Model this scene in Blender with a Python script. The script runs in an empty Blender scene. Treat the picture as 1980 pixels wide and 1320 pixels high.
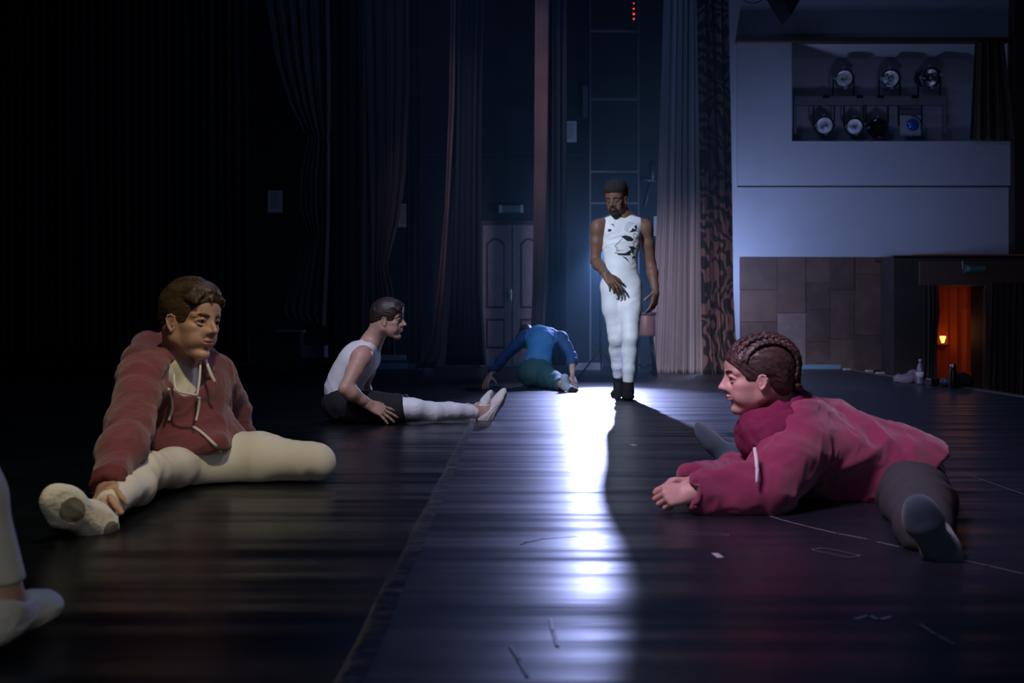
import bpy, math, random, time
import numpy as np
from mathutils import Vector, Matrix
from mathutils.bvhtree import BVHTree

# ------------------------------------------------------------------ camera, world, exposure
C = bpy.context.scene.collection
SC = bpy.context.scene
F, U0, V0, H0 = 1925.0, 990.0, 655.0, 0.48      # focal length in px, principal column, horizon row, eye height


def P(u, v, Y):
    return np.array([(u - U0) / F * Y, Y, H0 - (v - V0) / F * Y])


cam_d = bpy.data.cameras.new('camera')
cam_d.sensor_width = 36.0
cam_d.lens = 35.0
cam_d.shift_y = -5.0 / 1980.0
cam_d.clip_start = 0.05
cam_d.clip_end = 100
cam_d.dof.use_dof = True
cam_d.dof.focus_distance = 4.6
cam_d.dof.aperture_fstop = 4.5
cam = bpy.data.objects.new('camera', cam_d)
C.objects.link(cam)
cam.location = (0, 0, H0)
cam.rotation_euler = (math.pi / 2, 0, 0)
SC.camera = cam

w = bpy.data.worlds.new('world')
SC.world = w
w.use_nodes = True
w.node_tree.nodes['Background'].inputs[0].default_value = (0.20, 0.42, 0.75, 1)
w.node_tree.nodes['Background'].inputs[1].default_value = 0.004

SC.view_settings.view_transform = 'Standard'
SC.view_settings.look = 'None'
SC.view_settings.gamma = 1.0
SC.view_settings.exposure = 0.0
SC.view_settings.use_curve_mapping = False
try:
    SC.cycles.use_denoising = True
    SC.cycles.max_bounces = 8
    SC.cycles.volume_bounces = 0
    SC.cycles.sample_clamp_indirect = 4
except Exception:
    pass


def look(o, target):
    d = Vector(target) - o.location
    o.rotation_euler = d.to_track_quat('-Z', 'Y').to_euler()


def light(kind, loc, target, energy, color, size=0.5, angle=60, blend=0.6, size_y=None):
    d = bpy.data.lights.new('stage_or_fill_light', kind)
    d.energy = energy
    d.color = color
    if kind == 'AREA':
        d.size = size
        if size_y:
            d.shape = 'RECTANGLE'
            d.size_y = size_y
    else:
        d.shadow_soft_size = size
    if kind == 'SPOT':
        d.spot_size = math.radians(angle)
        d.spot_blend = blend
    o = bpy.data.objects.new('stage_or_fill_light', d)
    C.objects.link(o)
    o.location = loc
    look(o, target)
    return o


LAMP = P(1161, 474, 12.0)                         # the back light behind the standing dancer
light('SPOT', (LAMP[0], LAMP[1] - 0.16, LAMP[2]), (0.70, 4.0, 0.15), 210, (0.42, 0.50, 1.0), 0.04, 130, 0.9)
light('SPOT', (LAMP[0], LAMP[1] - 0.16, LAMP[2]), (0.84, 8.3, 0.0), 1500, (0.42, 0.48, 1.0), 0.04, 38, 1.0)
# lavender front light from stage left, high
light('SPOT', (-2.2, 1.2, 3.6), (2.4, 7.5, 0.4), 330, (0.74, 0.70, 1.0), 0.12, 62, 0.9)
# narrow cold follow spot on the standing dancer and the pale curtain behind him
light('SPOT', (-3.6, 1.0, 4.6), (1.15, 8.8, 0.95), 2500, (0.68, 0.80, 1.0), 0.05, 19, 0.7)
# front wash on the curtains and the door at the back
light('SPOT', (-1.5, 5.0, 5.4), (0.35, 15.0, 1.8), 900, (0.80, 0.66, 0.95), 0.2, 28, 1.0)
# soft pinkish wash on the woman
light('SPOT', (-0.4, 1.7, 2.3), (1.35, 3.0, 0.1), 230, (0.98, 0.66, 0.92), 0.35, 58, 1.0)
# cold spot added to brighten the man sitting in profile
light('SPOT', (-1.2, 3.2, 4.0), (-0.45, 5.75, 0.15), 330, (0.80, 0.78, 1.0), 0.10, 30, 1.0)
# dim bluish fill added behind the camera to lift the dark sides
light('AREA', (1.0, -2.4, 2.6), (0.5, 4.0, 0.2), 9, (0.50, 0.72, 1.0), 3.0)
# warm dim lamps over the left man and the dancer at the frame edge
light('SPOT', (-0.1, 1.3, 2.9), (-1.15, 2.95, 0.1), 160, (1.0, 0.84, 0.50), 0.10, 44, 1.0)
light('SPOT', (0.9, 2.6, 2.5), (-0.95, 3.9, 0.2), 34, (0.80, 0.70, 1.0), 0.12, 62, 1.0)
light('SPOT', (0.5, -0.8, 1.6), (-0.95, 1.6, 0.3), 26, (1.0, 0.90, 0.72), 0.3, 34, 1.0)
# blue wash on the auditorium wall, from behind the proscenium curtain
light('POINT', (3.05, 15.0, 1.5), (5.2, 16.3, 2.0), 110, (0.40, 0.52, 1.0), 0.15)
light('SPOT', (4.2, 10.5, 1.2), (5.0, 16.3, 2.2), 120, (0.42, 0.50, 1.0), 0.25, 62, 1.0)
light('AREA', (0.5, 9.0, 7.5), (1.5, 9.0, 0), 80, (0.20, 0.38, 1.0), 3.0)  # overhead blue fill added for the floor
light('SPOT', (0.9, 5.5, 4.5), (2.55, 13.8, 0.5), 1500, (0.88, 0.80, 1.0), 0.2, 26, 1.0)

# ------------------------------------------------------------------ materials
M = {}


def mat(name, color, rough=0.6, metal=0.0, bump=0.0, bscale=200.0, var=0.0, vscale=8.0, var_color=None,
        sheen=0.0, sss=0.0, spec=0.5, emit=None, estr=0.0, stretch=None, coat=0.0):
    m = bpy.data.materials.new(name)
    m.use_nodes = True
    nt = m.node_tree
    b = nt.nodes['Principled BSDF']
    b.inputs['Base Color'].default_value = (*color, 1)
    b.inputs['Roughness'].default_value = rough
    b.inputs['Metallic'].default_value = metal
    b.inputs['Specular IOR Level'].default_value = spec
    if coat:
        b.inputs['Coat Weight'].default_value = coat
    if sheen:
        b.inputs['Sheen Weight'].default_value = sheen
        b.inputs['Sheen Roughness'].default_value = 0.6
    if sss:
        b.inputs['Subsurface Weight'].default_value = sss
        b.inputs['Subsurface Radius'].default_value = (0.012, 0.005, 0.003)
        b.inputs['Subsurface Scale'].default_value = 1.0
    if emit:
        b.inputs['Emission Color'].default_value = (*emit, 1)
        b.inputs['Emission Strength'].default_value = estr
    if bump or var:
        tc = nt.nodes.new('ShaderNodeTexCoord')
        src = tc.outputs['Object']
        if stretch:
            mp = nt.nodes.new('ShaderNodeMapping')
            mp.inputs['Scale'].default_value = stretch
            nt.links.new(src, mp.inputs[0])
            src = mp.outputs[0]
    if var:
        n = nt.nodes.new('ShaderNodeTexNoise')
        n.inputs['Scale'].default_value = vscale
        n.inputs['Detail'].default_value = 5
        nt.links.new(src, n.inputs['Vector'])
        r = nt.nodes.new('ShaderNodeValToRGB')
        r.color_ramp.elements[0].position = 0.35
        r.color_ramp.elements[1].position = 0.65
        vc = var_color or tuple(c * (1 - var) for c in color)
        r.color_ramp.elements[0].color = (*vc, 1)
        r.color_ramp.elements[1].color = (*color, 1)
        nt.links.new(n.outputs[0], r.inputs[0])
        nt.links.new(r.outputs[0], b.inputs['Base Color'])
    if bump:
        n2 = nt.nodes.new('ShaderNodeTexNoise')
        n2.inputs['Scale'].default_value = bscale
        n2.inputs['Detail'].default_value = 3
        nt.links.new(src, n2.inputs['Vector'])
        bp = nt.nodes.new('ShaderNodeBump')
        bp.inputs['Strength'].default_value = bump
        bp.inputs['Distance'].default_value = 0.01
        nt.links.new(n2.outputs[0], bp.inputs['Height'])
        nt.links.new(bp.outputs[0], b.inputs['Normal'])
    M[name] = m
    return m


mat('skin_fair', (0.60, 0.36, 0.27), 0.5, sss=0.15, bump=0.05, bscale=300, var=0.15, vscale=14)
mat('skin_pale', (0.74, 0.47, 0.42), 0.45, sss=0.2, bump=0.04, bscale=300)
mat('skin_brown', (0.19, 0.095, 0.058), 0.55, sss=0.05, bump=0.05, bscale=300)
mat('lips_fair', (0.46, 0.18, 0.15), 0.4)
mat('lips_pale', (0.50, 0.22, 0.22), 0.4)
mat('lips_brown', (0.16, 0.06, 0.045), 0.4)
mat('eye_white', (0.62, 0.60, 0.58), 0.15)
mat('iris_dark', (0.03, 0.022, 0.018), 0.1)
mat('hair_brown', (0.088, 0.052, 0.030), 0.42, bump=0.2, bscale=200, var=0.55, vscale=30, stretch=(0.25, 1, 1))
mat('hair_dark', (0.030, 0.018, 0.014), 0.45, bump=0.2, bscale=200)
mat('hair_black', (0.016, 0.012, 0.011), 0.75, bump=1.0, bscale=160)
mat('hair_braid', (0.100, 0.066, 0.062), 0.36, bump=0.15, bscale=400, var=0.6, vscale=60)
mat('hoodie_red', (0.22, 0.048, 0.066), 0.9, bump=0.25, bscale=500, var=0.22, vscale=12, sheen=0.3)
mat('hoodie_rib', (0.17, 0.035, 0.05), 0.9, bump=0.3, bscale=500)
mat('sweater_magenta', (0.30, 0.028, 0.11), 0.92, bump=0.22, bscale=600, var=0.18, vscale=9, sheen=0.35)
mat('collar_magenta', (0.21, 0.018, 0.080), 0.95, bump=0.3, bscale=600)
mat('white_knit', (0.78, 0.76, 0.70), 0.7, bump=0.06, bscale=500)
mat('white_suit', (0.82, 0.84, 0.86), 0.55, bump=0.04, bscale=400)
mat('white_trim', (0.72, 0.70, 0.66), 0.7)
mat('canvas_shoe', (0.76, 0.74, 0.70), 0.7, bump=0.35, bscale=120)
mat('suede_sole', (0.20, 0.19, 0.18), 0.95, bump=0.3, bscale=300)
mat('black_cloth', (0.010, 0.010, 0.012), 0.85, bump=0.3, bscale=90)
mat('black_sock', (0.008, 0.010, 0.013), 0.85, bump=0.2, bscale=500)
mat('teal_sock', (0.050, 0.115, 0.160), 0.95, bump=0.3, bscale=700, sheen=0.4)
mat('grey_sole_sock', (0.34, 0.38, 0.44), 0.9)
mat('charcoal_pants', (0.045, 0.052, 0.058), 0.9, bump=0.25, bscale=500)
mat('teal_pants', (0.020, 0.085, 0.095), 0.8, bump=0.2, bscale=300)
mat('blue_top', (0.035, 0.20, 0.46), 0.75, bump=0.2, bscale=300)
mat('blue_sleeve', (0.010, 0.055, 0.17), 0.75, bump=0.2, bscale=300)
mat('print_black', (0.012, 0.014, 0.02), 0.7)
mat('bandage', (0.80, 0.82, 0.88), 0.7)
mat('steel', (0.55, 0.56, 0.58), 0.3, 1.0)

# ------------------------------------------------------------------ implicit-surface modelling


def nrm(a):
    a = np.asarray(a, float)
    return a / max(1e-9, np.linalg.norm(a))


def lerp(a, b, t):
    return np.asarray(a, float) * (1 - t) + np.asarray(b, float) * t


def frame(x, z):
    """rotation whose columns are x, y, z with x kept exactly and z orthogonalised"""
    x = nrm(x)
    z = np.asarray(z, float)
    z = nrm(z - x * np.dot(z, x))
    y = np.cross(z, x)
    return np.stack([x, y, z], 1)


def cone(a, b, ra, rb, k=0.02, op='+', n=None, s=1.0):
    return dict(t='C', a=np.asarray(a, float), b=np.asarray(b, float), ra=ra, rb=rb, k=k, op=op, n=n, s=s)


def ell(c, r, R=None, k=0.02, op='+'):
    if np.isscalar(r):
        r = (r, r, r)
    return dict(t='E', c=np.asarray(c, float), r=np.asarray(r, float), R=np.eye(3) if R is None else np.asarray(R), k=k, op=op)


def rbox(c, hs, R=None, rad=0.005, k=0.004, op='+'):
    return dict(t='B', c=np.asarray(c, float), h=np.asarray(hs, float), R=np.eye(3) if R is None else np.asarray(R), rad=rad, k=k, op=op)


def chain(pts, radii, k=0.02, op='+', **kw):
    return [cone(pts[i], pts[i + 1], radii[i], radii[i + 1], k, op, **kw) for i in range(len(pts) - 1)]


def xf(prims, R, o, s=1.0):
    out = []
    for p in prims:
        q = dict(p)
        q['k'] = p['k'] * s
        if p['t'] == 'C':
            q['a'] = o + R @ (p['a'] * s)
            q['b'] = o + R @ (p['b'] * s)
            q['ra'] = p['ra'] * s
            q['rb'] = p['rb'] * s
            if p['n'] is not None:
                q['n'] = R @ np.asarray(p['n'], float)
        else:
            q['c'] = o + R @ (p['c'] * s)
            q['R'] = R @ p['R']
            if p['t'] == 'E':
                q['r'] = p['r'] * s
            else:
                q['h'] = p['h'] * s
                q['rad'] = p['rad'] * s
        out.append(q)
    return out


def infl(prims, e, k=None):
    out = []
    for p in prims:
        q = dict(p)
        if p['op'] == '+':
            if p['t'] == 'C':
                q['ra'] = max(0.004, p['ra'] + e)
                q['rb'] = max(0.004, p['rb'] + e)
            elif p['t'] == 'E':
                q['r'] = np.maximum(p['r'] + e, 0.004)
        if k is not None:
            q['k'] = k
        out.append(q)
    return out


def bounds(p):
    if p['t'] == 'C':
        r = max(p['ra'], p['rb']) * max(1.0, p['s'])
        return np.minimum(p['a'], p['b']) - r, np.maximum(p['a'], p['b']) + r
    if p['t'] == 'E':
        e = np.sqrt(((p['R'] * p['r'][None, :]) ** 2).sum(1))
        return p['c'] - e, p['c'] + e
    e = np.abs(p['R']) @ (p['h'] + p['rad'])
    return p['c'] - e, p['c'] + e


def dist(p, X, Y, Z):
    if p['t'] == 'C':
        a, b = p['a'], p['b']
        x, y, z = X - a[0], Y - a[1], Z - a[2]
        d = b - a
        sc = 1.0
        if p['n'] is not None:
            n = nrm(p['n'])
            f = 1.0 / p['s'] - 1.0
            t = (x * n[0] + y * n[1] + z * n[2]) * f
            x, y, z = x + t * n[0], y + t * n[1], z + t * n[2]
            d = d + n * np.dot(d, n) * f
            sc = min(1.0, p['s'])
        dd = max(1e-12, np.dot(d, d))
        t = np.clip((x * d[0] + y * d[1] + z * d[2]) / dd, 0, 1)
        r = p['ra'] + (p['rb'] - p['ra']) * t
        return (np.sqrt((x - t * d[0]) ** 2 + (y - t * d[1]) ** 2 + (z - t * d[2]) ** 2) - r) * sc
    c, R = p['c'], p['R']
    x, y, z = X - c[0], Y - c[1], Z - c[2]
    lx = x * R[0, 0] + y * R[1, 0] + z * R[2, 0]
    ly = x * R[0, 1] + y * R[1, 1] + z * R[2, 1]
    lz = x * R[0, 2] + y * R[1, 2] + z * R[2, 2]
    if p['t'] == 'E':
        r = p['r']
        k0 = np.sqrt((lx / r[0]) ** 2 + (ly / r[1]) ** 2 + (lz / r[2]) ** 2)
        k1 = np.sqrt((lx / r[0] ** 2) ** 2 + (ly / r[1] ** 2) ** 2 + (lz / r[2] ** 2) ** 2)
        return k0 * (k0 - 1.0) / np.maximum(k1, 1e-6)
    h = p['h']
    qx, qy, qz = np.abs(lx) - h[0], np.abs(ly) - h[1], np.abs(lz) - h[2]
    o = np.sqrt(np.maximum(qx, 0) ** 2 + np.maximum(qy, 0) ** 2 + np.maximum(qz, 0) ** 2)
    return o + np.minimum(np.maximum(qx, np.maximum(qy, qz)), 0) - p['rad']


def surface(prims, h, lo=None, hi=None):
    """smooth union of the primitives, polygonised by naive surface nets; returns verts, quads"""
    if lo is None:
        bs = [bounds(p) for p in prims if p['op'] == '+']
        lo = np.min([b[0] for b in bs], 0)
        hi = np.max([b[1] for b in bs], 0)
        pad = 0.012 + 3 * h
        lo, hi = lo - pad, hi + pad
    lo, hi = np.asarray(lo, float), np.asarray(hi, float)
    n = np.ceil((hi - lo) / h).astype(int) + 1
    ax = [lo[i] + h * np.arange(n[i]) for i in range(3)]
    D = np.full(tuple(n), 0.15, np.float32)
    for p in prims:
        b0, b1 = bounds(p)
        pad = p['k'] * 1.2 + 3 * h
        i0 = np.maximum(0, np.floor((b0 - pad - lo) / h).astype(int))
        i1 = np.minimum(n, np.ceil((b1 + pad - lo) / h).astype(int) + 1)
        if (i1 <= i0).any():
            continue
        X = ax[0][i0[0]:i1[0]][:, None, None]
        Y = ax[1][i0[1]:i1[1]][None, :, None]
        Z = ax[2][i0[2]:i1[2]][None, None, :]
        d = dist(p, X, Y, Z).astype(np.float32)
        S = D[i0[0]:i1[0], i0[1]:i1[1], i0[2]:i1[2]]
        k = max(p['k'], 1e-5)
        if p['op'] == '+':
            t = np.clip(0.5 + 0.5 * (S - d) / k, 0, 1)
            S[...] = S * (1 - t) + d * t - k * t * (1 - t)
        else:
            t = np.clip(0.5 - 0.5 * (S + d) / k, 0, 1)
            S[...] = S * (1 - t) - d * t + k * t * (1 - t)
    sg = D < 0
    sh = tuple(n - 1)
    cnt = np.zeros(sh, np.uint8)
    for a in (0, 1):
        for b in (0, 1):
            for c in (0, 1):
                cnt += sg[a:n[0] - 1 + a, b:n[1] - 1 + b, c:n[2] - 1 + c]
    idx = np.argwhere((cnt > 0) & (cnt < 8))
    cell = np.full(sh, -1, np.int32)
    cell[idx[:, 0], idx[:, 1], idx[:, 2]] = np.arange(len(idx))
    acc = np.zeros((len(idx), 3))
    num = np.zeros(len(idx))
    offs = [(a, b, c) for a in (0, 1) for b in (0, 1) for c in (0, 1)]
    val = {o: D[idx[:, 0] + o[0], idx[:, 1] + o[1], idx[:, 2] + o[2]] for o in offs}
    for o in offs:
        for axn in range(3):
            if o[axn] == 0:
                q = list(o)
                q[axn] = 1
                va, vb = val[o], val[tuple(q)]
                m = (va < 0) != (vb < 0)
                t = np.where(m, va / np.where(m, va - vb, 1), 0)
                base = np.array(o, float)[None, :].repeat(len(idx), 0)
                base[:, axn] += t
                acc[m] += base[m]
                num[m] += 1
    V = lo + (idx + acc / np.maximum(num, 1)[:, None]) * h
    quads = []
    for axn in range(3):
        sl0 = [slice(None)] * 3
        sl1 = [slice(None)] * 3
        sl0[axn] = slice(0, n[axn] - 1)
        sl1[axn] = slice(1, n[axn])
        s0, s1 = sg[tuple(sl0)], sg[tuple(sl1)]
        e = np.argwhere(s0 != s1)
        o1, o2 = (axn + 1) % 3, (axn + 2) % 3
        ok = (e[:, o1] > 0) & (e[:, o2] > 0) & (e[:, o1] < n[o1] - 1) & (e[:, o2] < n[o2] - 1)
        e = e[ok]
        ins = s0[e[:, 0], e[:, 1], e[:, 2]]
        cs = []
        for (d1, d2) in ((1, 1), (0, 1), (0, 0), (1, 0)):
            q = e.copy()
            q[:, o1] -= d1
            q[:, o2] -= d2
            cs.append(cell[q[:, 0], q[:, 1], q[:, 2]])
        Q = np.stack(cs, 1)
        Q[~ins] = Q[~ins][:, ::-1]
        quads.append(Q)
    Q = np.concatenate(quads)
    Q = Q[(Q >= 0).all(1)]
    # one light smoothing pass removes the grid's terraces
    for _ in range(2):
        s = np.zeros_like(V)
        c = np.zeros(len(V))
        for i in range(4):
            a, b = Q[:, i], Q[:, (i + 1) % 4]
            for j in range(3):
                s[:, j] += np.bincount(a, V[b, j], len(V)) + np.bincount(b, V[a, j], len(V))
            c += np.bincount(a, minlength=len(V)) + np.bincount(b, minlength=len(V))
        V = V * 0.5 + 0.5 * s / np.maximum(c, 1)[:, None]
    return V, Q


def vnormals(V, Q):
    fn = np.cross(V[Q[:, 2]] - V[Q[:, 0]], V[Q[:, 3]] - V[Q[:, 1]])
    N = np.zeros_like(V)
    for i in range(4):
        for j in range(3):
            N[:, j] += np.bincount(Q[:, i], fn[:, j], len(V))
    return N / np.maximum(np.linalg.norm(N, axis=1), 1e-12)[:, None]


def vnoise(p, seed=0):
    i = np.floor(p).astype(np.int64)
    f = p - i
    f = f * f * (3 - 2 * f)

    def hsh(a, b, c):
        x = (a * 374761393 + b * 668265263 + c * 2147483647 + seed * 1013904223) & 0xffffffff
        x = ((x ^ (x >> 13)) * 1274126177) & 0xffffffff
        return ((x ^ (x >> 16)) & 0xffff) / 65535.0
    r = 0
    for a in (0, 1):
        for b in (0, 1):
            for c in (0, 1):
                wgt = (f[:, 0] if a else 1 - f[:, 0]) * (f[:, 1] if b else 1 - f[:, 1]) * (f[:, 2] if c else 1 - f[:, 2])
                r = r + wgt * hsh(i[:, 0] + a, i[:, 1] + b, i[:, 2] + c)
    return r * 2 - 1


def folds(V, N, amp, size, axis, stretch=4.0, seed=0, warp=0.5):
    """long soft creases running along axis"""
    a = nrm(axis)
    p = V / size
    along = p @ a
    p = p - np.outer(along, a) * (1 - 1 / stretch)
    wv = np.stack([vnoise(p * 0.7, seed + 5), vnoise(p * 0.7 + 9, seed + 6), vnoise(p * 0.7 + 17, seed + 7)], 1)
    n = vnoise(p + wv * warp, seed)
    r = 1 - np.abs(n) * 2
    return V + N * (amp * r)[:, None]


def add_mesh(name, V, Q, mats, parent=None, zone=None, smooth=True):
    me = bpy.data.meshes.new(name)
    nv, nq = len(V), len(Q)
    k = Q.shape[1]
    me.vertices.add(nv)
    me.vertices.foreach_set('co', np.asarray(V, np.float32).ravel())
    me.loops.add(nq * k)
    me.loops.foreach_set('vertex_index', np.asarray(Q, np.int32).ravel())
    me.polygons.add(nq)
    me.polygons.foreach_set('loop_start', np.arange(0, nq * k, k, dtype=np.int32))
    me.polygons.foreach_set('loop_total', np.full(nq, k, np.int32))
    for m in mats:
        me.materials.append(M[m])
    if zone is not None:
        me.polygons.foreach_set('material_index', zone(V[Q].mean(1)).astype(np.int32))
    me.update(calc_edges=True)
    me.polygons.foreach_set('use_smooth', np.full(nq, smooth, bool))
    me.validate()
    o = bpy.data.objects.new(name, me)
    C.objects.link(o)
    if parent is not None:
        o.parent = parent
        o.matrix_parent_inverse = parent.matrix_world.inverted()
    return o


def blob(name, prims, h, m, parent, fold=None, zone=None):
    V, Q = surface(prims, h)
    if fold:
        for f in (fold if isinstance(fold, list) else [fold]):
            V = folds(V, vnormals(V, Q), *f[0:4], seed=f[4])
    o = add_mesh(name, V, Q, m if isinstance(m, (list, tuple)) else [m], parent, zone)
    return o


def multi(name, pieces, m, parent, zone=None):
    """several surfaces meshed at their own fineness, joined in ONE mesh"""
    Vs, Qs, n = [], [], 0
    for prims, h in pieces:
        V, Q = surface(prims, h)
        Vs.append(V)
        Qs.append(Q + n)
        n += len(V)
    return add_mesh(name, np.concatenate(Vs), np.concatenate(Qs), m, parent, zone)


def empty(name, loc, label, cat, group=None):
    o = bpy.data.objects.new(name, None)
    o.empty_display_size = 0.1
    C.objects.link(o)
    o.location = loc
    o['label'] = label
    o['category'] = cat
    if group:
        o['group'] = group
    bpy.context.view_layer.update()
    return o


def bvh(o):
    me = o.data
    v = [x.co.copy() for x in me.vertices]
    f = [tuple(p.vertices) for p in me.polygons]
    t = BVHTree.FromPolygons(v, f)
    return t


def on(tree, u, v, off=0.002, Y=3.2):
    """the point of a garment's surface seen along a sight line (used only to lay trims onto the cloth)"""
    d = nrm(P(u, v, 1.0) - np.array([0, 0, H0]))
    o = np.array([0, 0, H0])
    hit, n, i, dd = tree.ray_cast(Vector(o), Vector(d))
    if hit is None:
        hit, n, i, dd = tree.find_nearest(Vector(P(u, v, Y)))
    n = np.array(n)
    if np.dot(n, d) > 0:
        n = -n
    return np.array(hit) + n * off, n


def tube(name, pts, rad, m, parent, flat=None, nseg=8):
    """tube along points; rad number or list"""
    pts = [np.asarray(p, float) for p in pts]
    if len(pts) > 2:                                   # Catmull-Rom resample
        q = []
        for i in range(len(pts) - 1):
            p0, p1, p2, p3 = pts[max(i - 1, 0)], pts[i], pts[i + 1], pts[min(i + 2, len(pts) - 1)]
            for t in np.linspace(0, 1, 5)[:-1]:
                q.append(0.5 * (2 * p1 + (p2 - p0) * t + (2 * p0 - 5 * p1 + 4 * p2 - p3) * t * t + (3 * p1 - p0 - 3 * p2 + p3) * t ** 3))
        q.append(pts[-1])
        pts = q
    n = len(pts)
    rs = [rad] * n if np.isscalar(rad) else list(np.interp(np.linspace(0, 1, n), np.linspace(0, 1, len(rad)), rad))
    V, Q = [], []
    up = np.array([0.1, 0.2, 1.0])
    for i, p in enumerate(pts):
        t = nrm(pts[min(i + 1, n - 1)] - pts[max(i - 1, 0)])
        a = nrm(np.cross(t, up) if abs(np.dot(t, nrm(up))) < 0.95 else np.cross(t, [1, 0, 0]))
        b = np.cross(t, a)
        for j in range(nseg):
            an = 2 * math.pi * j / nseg
            V.append(p + (a * math.cos(an) + b * math.sin(an)) * rs[i])
    for i in range(n - 1):
        for j in range(nseg):
            j2 = (j + 1) % nseg
            Q.append((i * nseg + j, i * nseg + j2, (i + 1) * nseg + j2, (i + 1) * nseg + j))
    V.append(pts[0])
    V.append(pts[-1])
    for j in range(nseg):
        j2 = (j + 1) % nseg
        Q.append((n * nseg, j2, j, j))
        Q.append((n * nseg + 1, (n - 1) * nseg + j, (n - 1) * nseg + j2, (n - 1) * nseg + j2))
    V = np.array(V)
    me = bpy.data.meshes.new(name)
    me.from_pydata([tuple(x) for x in V], [], [tuple(dict.fromkeys(q)) for q in Q])
    me.materials.append(M[m])
    for p in me.polygons:
        p.use_smooth = True
    o = bpy.data.objects.new(name, me)
    C.objects.link(o)
    if parent is not None:
        o.parent = parent
        o.matrix_parent_inverse = parent.matrix_world.inverted()
    return o


# ------------------------------------------------------------------ anatomy
def arm(S, E, W, s=1.0):
    S, E, W = map(np.asarray, (S, E, W))
    m = lerp(S, E, 0.45)
    return [ell(lerp(S, E, 0.08), 0.056 * s, k=0.03), cone(S, m, 0.050 * s, 0.047 * s, 0.03), cone(m, E, 0.047 * s, 0.036 * s, 0.02),
            cone(E, lerp(E, W, 0.28), 0.036 * s, 0.042 * s, 0.02), cone(lerp(E, W, 0.28), lerp(E, W, 0.75), 0.042 * s, 0.028 * s, 0.02),
            cone(lerp(E, W, 0.75), W, 0.028 * s, 0.025 * s, 0.02)]


def leg(H, K, A, s=1.0, back=None, th=1.0):
    H, K, A = map(np.asarray, (H, K, A))
    b = np.zeros(3) if back is None else nrm(back) * 0.018 * s
    o = [cone(H, lerp(H, K, 0.4), 0.088 * s * th, 0.080 * s * th, 0.03), cone(lerp(H, K, 0.4), lerp(H, K, 0.85), 0.080 * s * th, 0.057 * s * (1 + (th - 1) * 0.4), 0.03),
         cone(lerp(H, K, 0.85), K, 0.056 * s, 0.053 * s, 0.02),
         cone(K, lerp(K, A, 0.28) + b, 0.050 * s, 0.052 * s, 0.02), cone(lerp(K, A, 0.28) + b, lerp(K, A, 0.62), 0.052 * s, 0.040 * s, 0.02),
         cone(lerp(K, A, 0.62), A, 0.040 * s, 0.033 * s, 0.02)]
    return o


def torso(pel, wai, che, nec, R, Fw, s=1.0, chest=1.0, glute=1.0):
    """R: unit vector to the person's right; Fw: the way the chest faces"""
    pel, wai, che, nec = map(np.asarray, (pel, wai, che, nec))

    def fr(up):
        up = nrm(up)
        r = np.asarray(R, float)
        r = nrm(r - up * np.dot(r, up))
        f = np.cross(r, up)
        if np.dot(f, Fw) < 0:
            f = -f
        return np.stack([r, f, up], 1)
    Fp, Fk, Fc = fr(wai - pel), fr(che - wai), fr(nec - che)
    o = [ell(pel, (0.158 * s, 0.105 * s, 0.11 * s), Fp, 0.04), ell(lerp(pel, wai, 0.6), (0.138 * s, 0.098 * s, 0.12 * s), Fp, 0.04),
         ell(lerp(wai, che, 0.2), (0.125 * s, 0.092 * s, 0.12 * s), Fk, 0.05),
         ell(lerp(wai, che, 0.85), (0.152 * s * chest, 0.112 * s, 0.15 * s), Fk, 0.05),
         ell(lerp(che, nec, 0.35), (0.155 * s * chest, 0.098 * s, 0.10 * s), Fc, 0.05)]
    for sg in (-1, 1):
        o.append(ell(che + Fc @ np.array([sg * 0.068, 0.066, 0.045]) * s, (0.068 * s, 0.040 * s, 0.052 * s), Fc, 0.03))
        o.append(ell(pel + Fp @ np.array([sg * 0.070, -0.050, -0.03]) * s * glute, (0.074 * s, 0.068 * s, 0.078 * s), Fp, 0.04))
    return o


def girdle(nec, shs, s=1.0):
    o = []
    for S in shs:
        o.append(cone(lerp(nec, S, 0.15), S, 0.052 * s, 0.050 * s, 0.04))
        o.append(cone(np.asarray(nec) + nrm(np.asarray(nec) - (np.asarray(shs[0]) + np.asarray(shs[1])) / 2 + 1e-6) * 0.03 * s, lerp(nec, S, 0.7), 0.038 * s, 0.040 * s, 0.04))
    return o


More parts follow.
